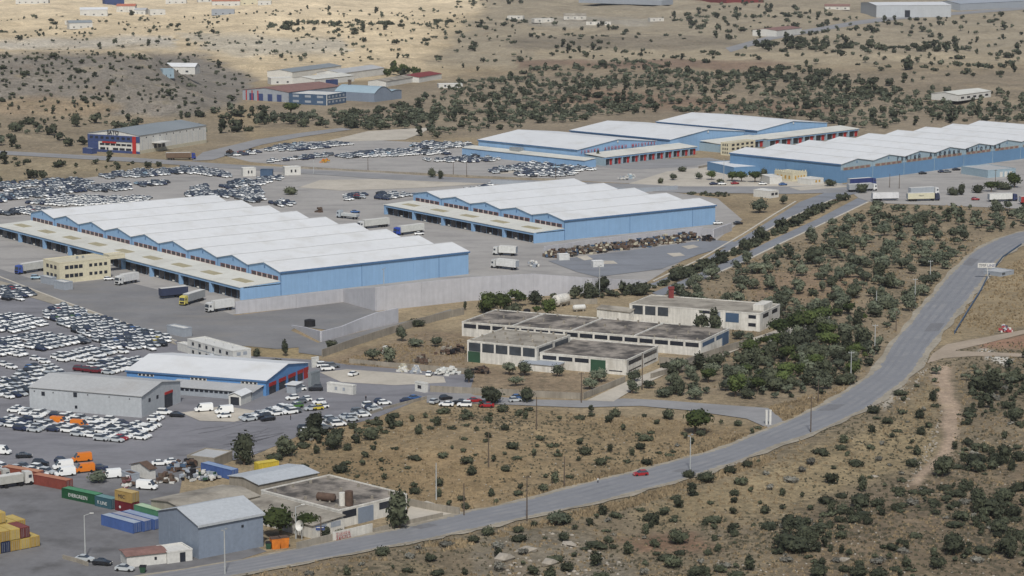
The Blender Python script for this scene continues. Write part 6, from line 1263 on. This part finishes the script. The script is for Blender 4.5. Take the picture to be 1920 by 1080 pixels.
# individuals: the ones that show largest of every kind; the rest of each kind is one mass
def size_key(p): return -(p[4]*(1 if p[0] in ('shrub', 'grey') else 1.7))/math.hypot(p[1], p[2])-(1 if p[6] else 0)
FAM = {'tree': [p for p in PLANTS if p[0] in ('olive', 'pine', 'fir', 'bigbush')], 'shrub': [p for p in PLANTS if p[0] in ('shrub', 'grey')]}
WORD = {'olive': 'olive tree', 'pine': 'pine tree', 'fir': 'fir tree', 'bigbush': 'dark evergreen', 'shrub': 'dark shrub', 'grey': 'greyish shrub'}
for fam, pl in FAM.items():
    pl.sort(key=size_key); rest = []
    for i, (kd, x, y, z, s, where, lb) in enumerate(pl):
        H_, Lo, Tr, m = KIND[kd]; v = int(RNG.integers(len(H_))); a = RNG.uniform(0, 6.28); sx = s*RNG.uniform(.9, 1.12)
        if i < 300:
            nm, ct = NAMES[kd]; label = lb or f'{sizeword(kd, s)} {WORD[kd]} {where}{cell(x, y, where)}'; grp = None if lb else f'{WORD[kd]}s {where}'; sc = (sx*RNG.uniform(.92, 1.08), sx, s*RNG.uniform(.9, 1.1))
            if Tr[v] is None: link(nm, H_[v], None, (x, y, z-.05), a, label, ct, grp, scale=sc)
            else:
                t = link(nm, None, None, (x, y, z), a, label, ct, grp, scale=sc); link('crown', H_[v], t); link('trunk', Tr[v], t)
        else: rest.append((kd, v, x, y, z, s, a, sx))
    if rest:
        names = sorted({r[0] for r in rest}); mats_ = [KIND[k][3] for k in names]
        items = []
        for kd, v, x, y, z, s, a, sx in rest:
            V, T = KIND[kd][1][v]; items.append((V, T, np.full(len(T), names.index(kd)), x, y, z, a, np.array([sx, sx, s]), None))
        o = mass('distant_trees' if fam == 'tree' else 'distant_scrub', items, mats_, label='far olives and evergreens dotting the plain behind the warehouses' if fam == 'tree' else 'far low scrub dotting hills and slopes'); o['category'] = 'trees' if fam == 'tree' else 'scrub'
# ground cover: dry tufts, low scrub, stones
def tuft(seed, n, h, w):
    rg = np.random.default_rng(seed); V, T = [], []
    for i in range(n):
        a = rg.uniform(0, 6.28); r = rg.uniform(0, w); b = rg.uniform(0, 6.28); c = np.array([math.cos(a)*r, math.sin(a)*r, 0]); d = np.array([math.cos(b), math.sin(b), 0])*w*.45; k = 3*i
        V += [c-d, c+d, c+np.array([rg.uniform(-.3,.3)*w, rg.uniform(-.3,.3)*w, h*rg.uniform(.6,1.1)])]; T.append((k, k+1, k+2))
    return np.array(V), np.array(T)
TUF = [tuft(i, 9, .55, .45) for i in range(5)]
def stone(seed):
    rg = np.random.default_rng(seed); return ICO*rg.uniform(.7, 1.2, (12, 1))*np.array([1, .8, .55]), ICF
STO = [stone(i) for i in range(5)]
def cover(name, label, cat, regions, src, m, zs=0.0):
    items = []
    for poly, n, smin, smax in regions:
        q = np.array(poly, float); y0 = q[:,1].min(); c = 0; tr = 0; ph = RNG.uniform(0, 900)
        N_ = n*12; px = RNG.uniform(q[:,0].min(), q[:,0].max(), N_); py = RNG.uniform(y0, q[:,1].max(), N_)
        ok = inpoly(px, py, poly) & (RNG.random(N_) < ((y0+226)/(py+226))**3); px, py = px[ok], py[ok]
        dx, dy, dz = ray(px, py); t = -CAM_H/dz; x, y = dx*t, dy*t; un = undul(x*3+ph, y*3); ok = un > RNG.normal(-.1, .25, len(x)); x, y = x[ok], y[ok]
        for a, b, c_, d, p in _excl:
            mk = (x > a) & (x < b) & (y > c_) & (y < d)
            if mk.any(): mk[mk] = inpoly(x[mk], y[mk], p); x, y = x[~mk], y[~mk]
        x, y = x[:n], y[:n]; z = terr(x, y)
        for i in range(len(x)):
            V, T = src[int(RNG.integers(len(src)))]; s = RNG.uniform(smin, smax); items.append((V, T, np.zeros(len(T), int), x[i], y[i], z[i]+zs*s, RNG.uniform(0, 6.28), s, None))
    o = mass(name, items, [m], label=label); o['category'] = cat
LR = [(300,1090),(870,1000),(1190,928),(1440,848),(1615,776),(1707,706),(1760,650),(1930,640),(1930,1095),(300,1095)]
FD = [(500,870),(570,818),(700,788),(880,760),(1440,802),(1370,840),(1100,905),(880,960),(790,940)]
cover('dry_grass', 'tufts of bleached dry grass along the road and over fields', 'grass', [(LR,2600,.6,1.2),(FD,1600,.6,1.2),([(870,968),(1090,915),(1290,864),(1440,808),(1440,796),(1290,850),(1090,900),(870,950)],1700,1.0,2.0),([(420,1092),(870,1010),(1190,935),(1440,856),(1440,868),(1190,950),(870,1026),(470,1095)],2600,1.0,2.0),([(1480,800),(1577,744),(1637,704),(1560,730),(1440,765)],300,.9,1.7),([(1830,545),(1930,470),(1930,620),(1770,640)],700,.7,1.5),([(1240,560),(1640,385),(1920,385),(1740,560),(1600,720),(1240,740)],1500,.7,1.5),([(610,690),(780,620),(880,640),(900,720)],600,.6,1.2)], TUF, M['dry_tuft'])
cover('low_scrub', 'grey-green knee-high scrub speckling the slopes', 'scrub', [(LR,3200,.5,1.1),(FD,1200,.5,1.0),([(1400,1000),(1760,860),(1930,700),(1930,1095),(1200,1095)],900,.6,1.3),([(1240,560),(1640,385),(1920,385),(1740,560),(1600,720),(1240,740)],1300,.6,1.4),([(-40,100),(380,104),(480,150),(300,230),(-40,235)],10,.8,1.2)], TUF, M['scrub_tuft'])
cover('stones', 'pale limestone rubble scattered on the near slopes', 'stones', [(LR,200,.12,.3),([(900,1095),(930,1010),(1060,990),(1180,1060),(1180,1095)],90,.25,.8),([(1400,1000),(1760,860),(1930,720),(1930,1095),(1300,1095)],260,.15,.45),([(1640,760),(1700,708),(1740,690),(1700,760)],90,.2,.6),(FD,200,.15,.4),([(1690,915),(1740,860),(1800,740),(1770,690),(1760,780)],160,.2,.6)], STO, M['pale_rock'], .1)
for px, py, s, lb in ((945,1050,2.6,'large pale limestone outcrop at the bottom edge, left'),(985,1035,2.0,'pale limestone outcrop at the bottom edge, middle'),(1030,1058,2.2,'pale limestone ledge at the bottom edge, right'),(1068,1022,1.6,'white boulder beside the dark sprawling shrub'),(1580,1052,1.3,'pale boulder among shrubs, lower right'),(1640,895,1.0,'pale boulder beside the gully')):
    p = PT(px, py); V, T = STO[px % 5]; o = link('boulder', trimesh('boulder', V*np.array([1.5, 1, .8]), T, M['pale_rock']), None, (p[0], p[1], p[2]+.2*s), px*.37, lb, 'boulder', scale=s)
# ================================================================== air
hz_ = bpy.data.materials.new('haze'); hz_.use_nodes = True; N, L = nt(hz_); N.remove(N['Principled BSDF'])
pv = N.new('ShaderNodeVolumePrincipled'); pv.inputs['Color'].default_value = (.85, .88, .94, 1); pv.inputs['Density'].default_value = .00004; pv.inputs['Anisotropy'].default_value = .2
L.new(pv.outputs[0], N['Material Output'].inputs['Volume'])
MB().box(-9000, 9000, -50, 27000, -12, 175).obj('haze', hz_, kind='stuff')
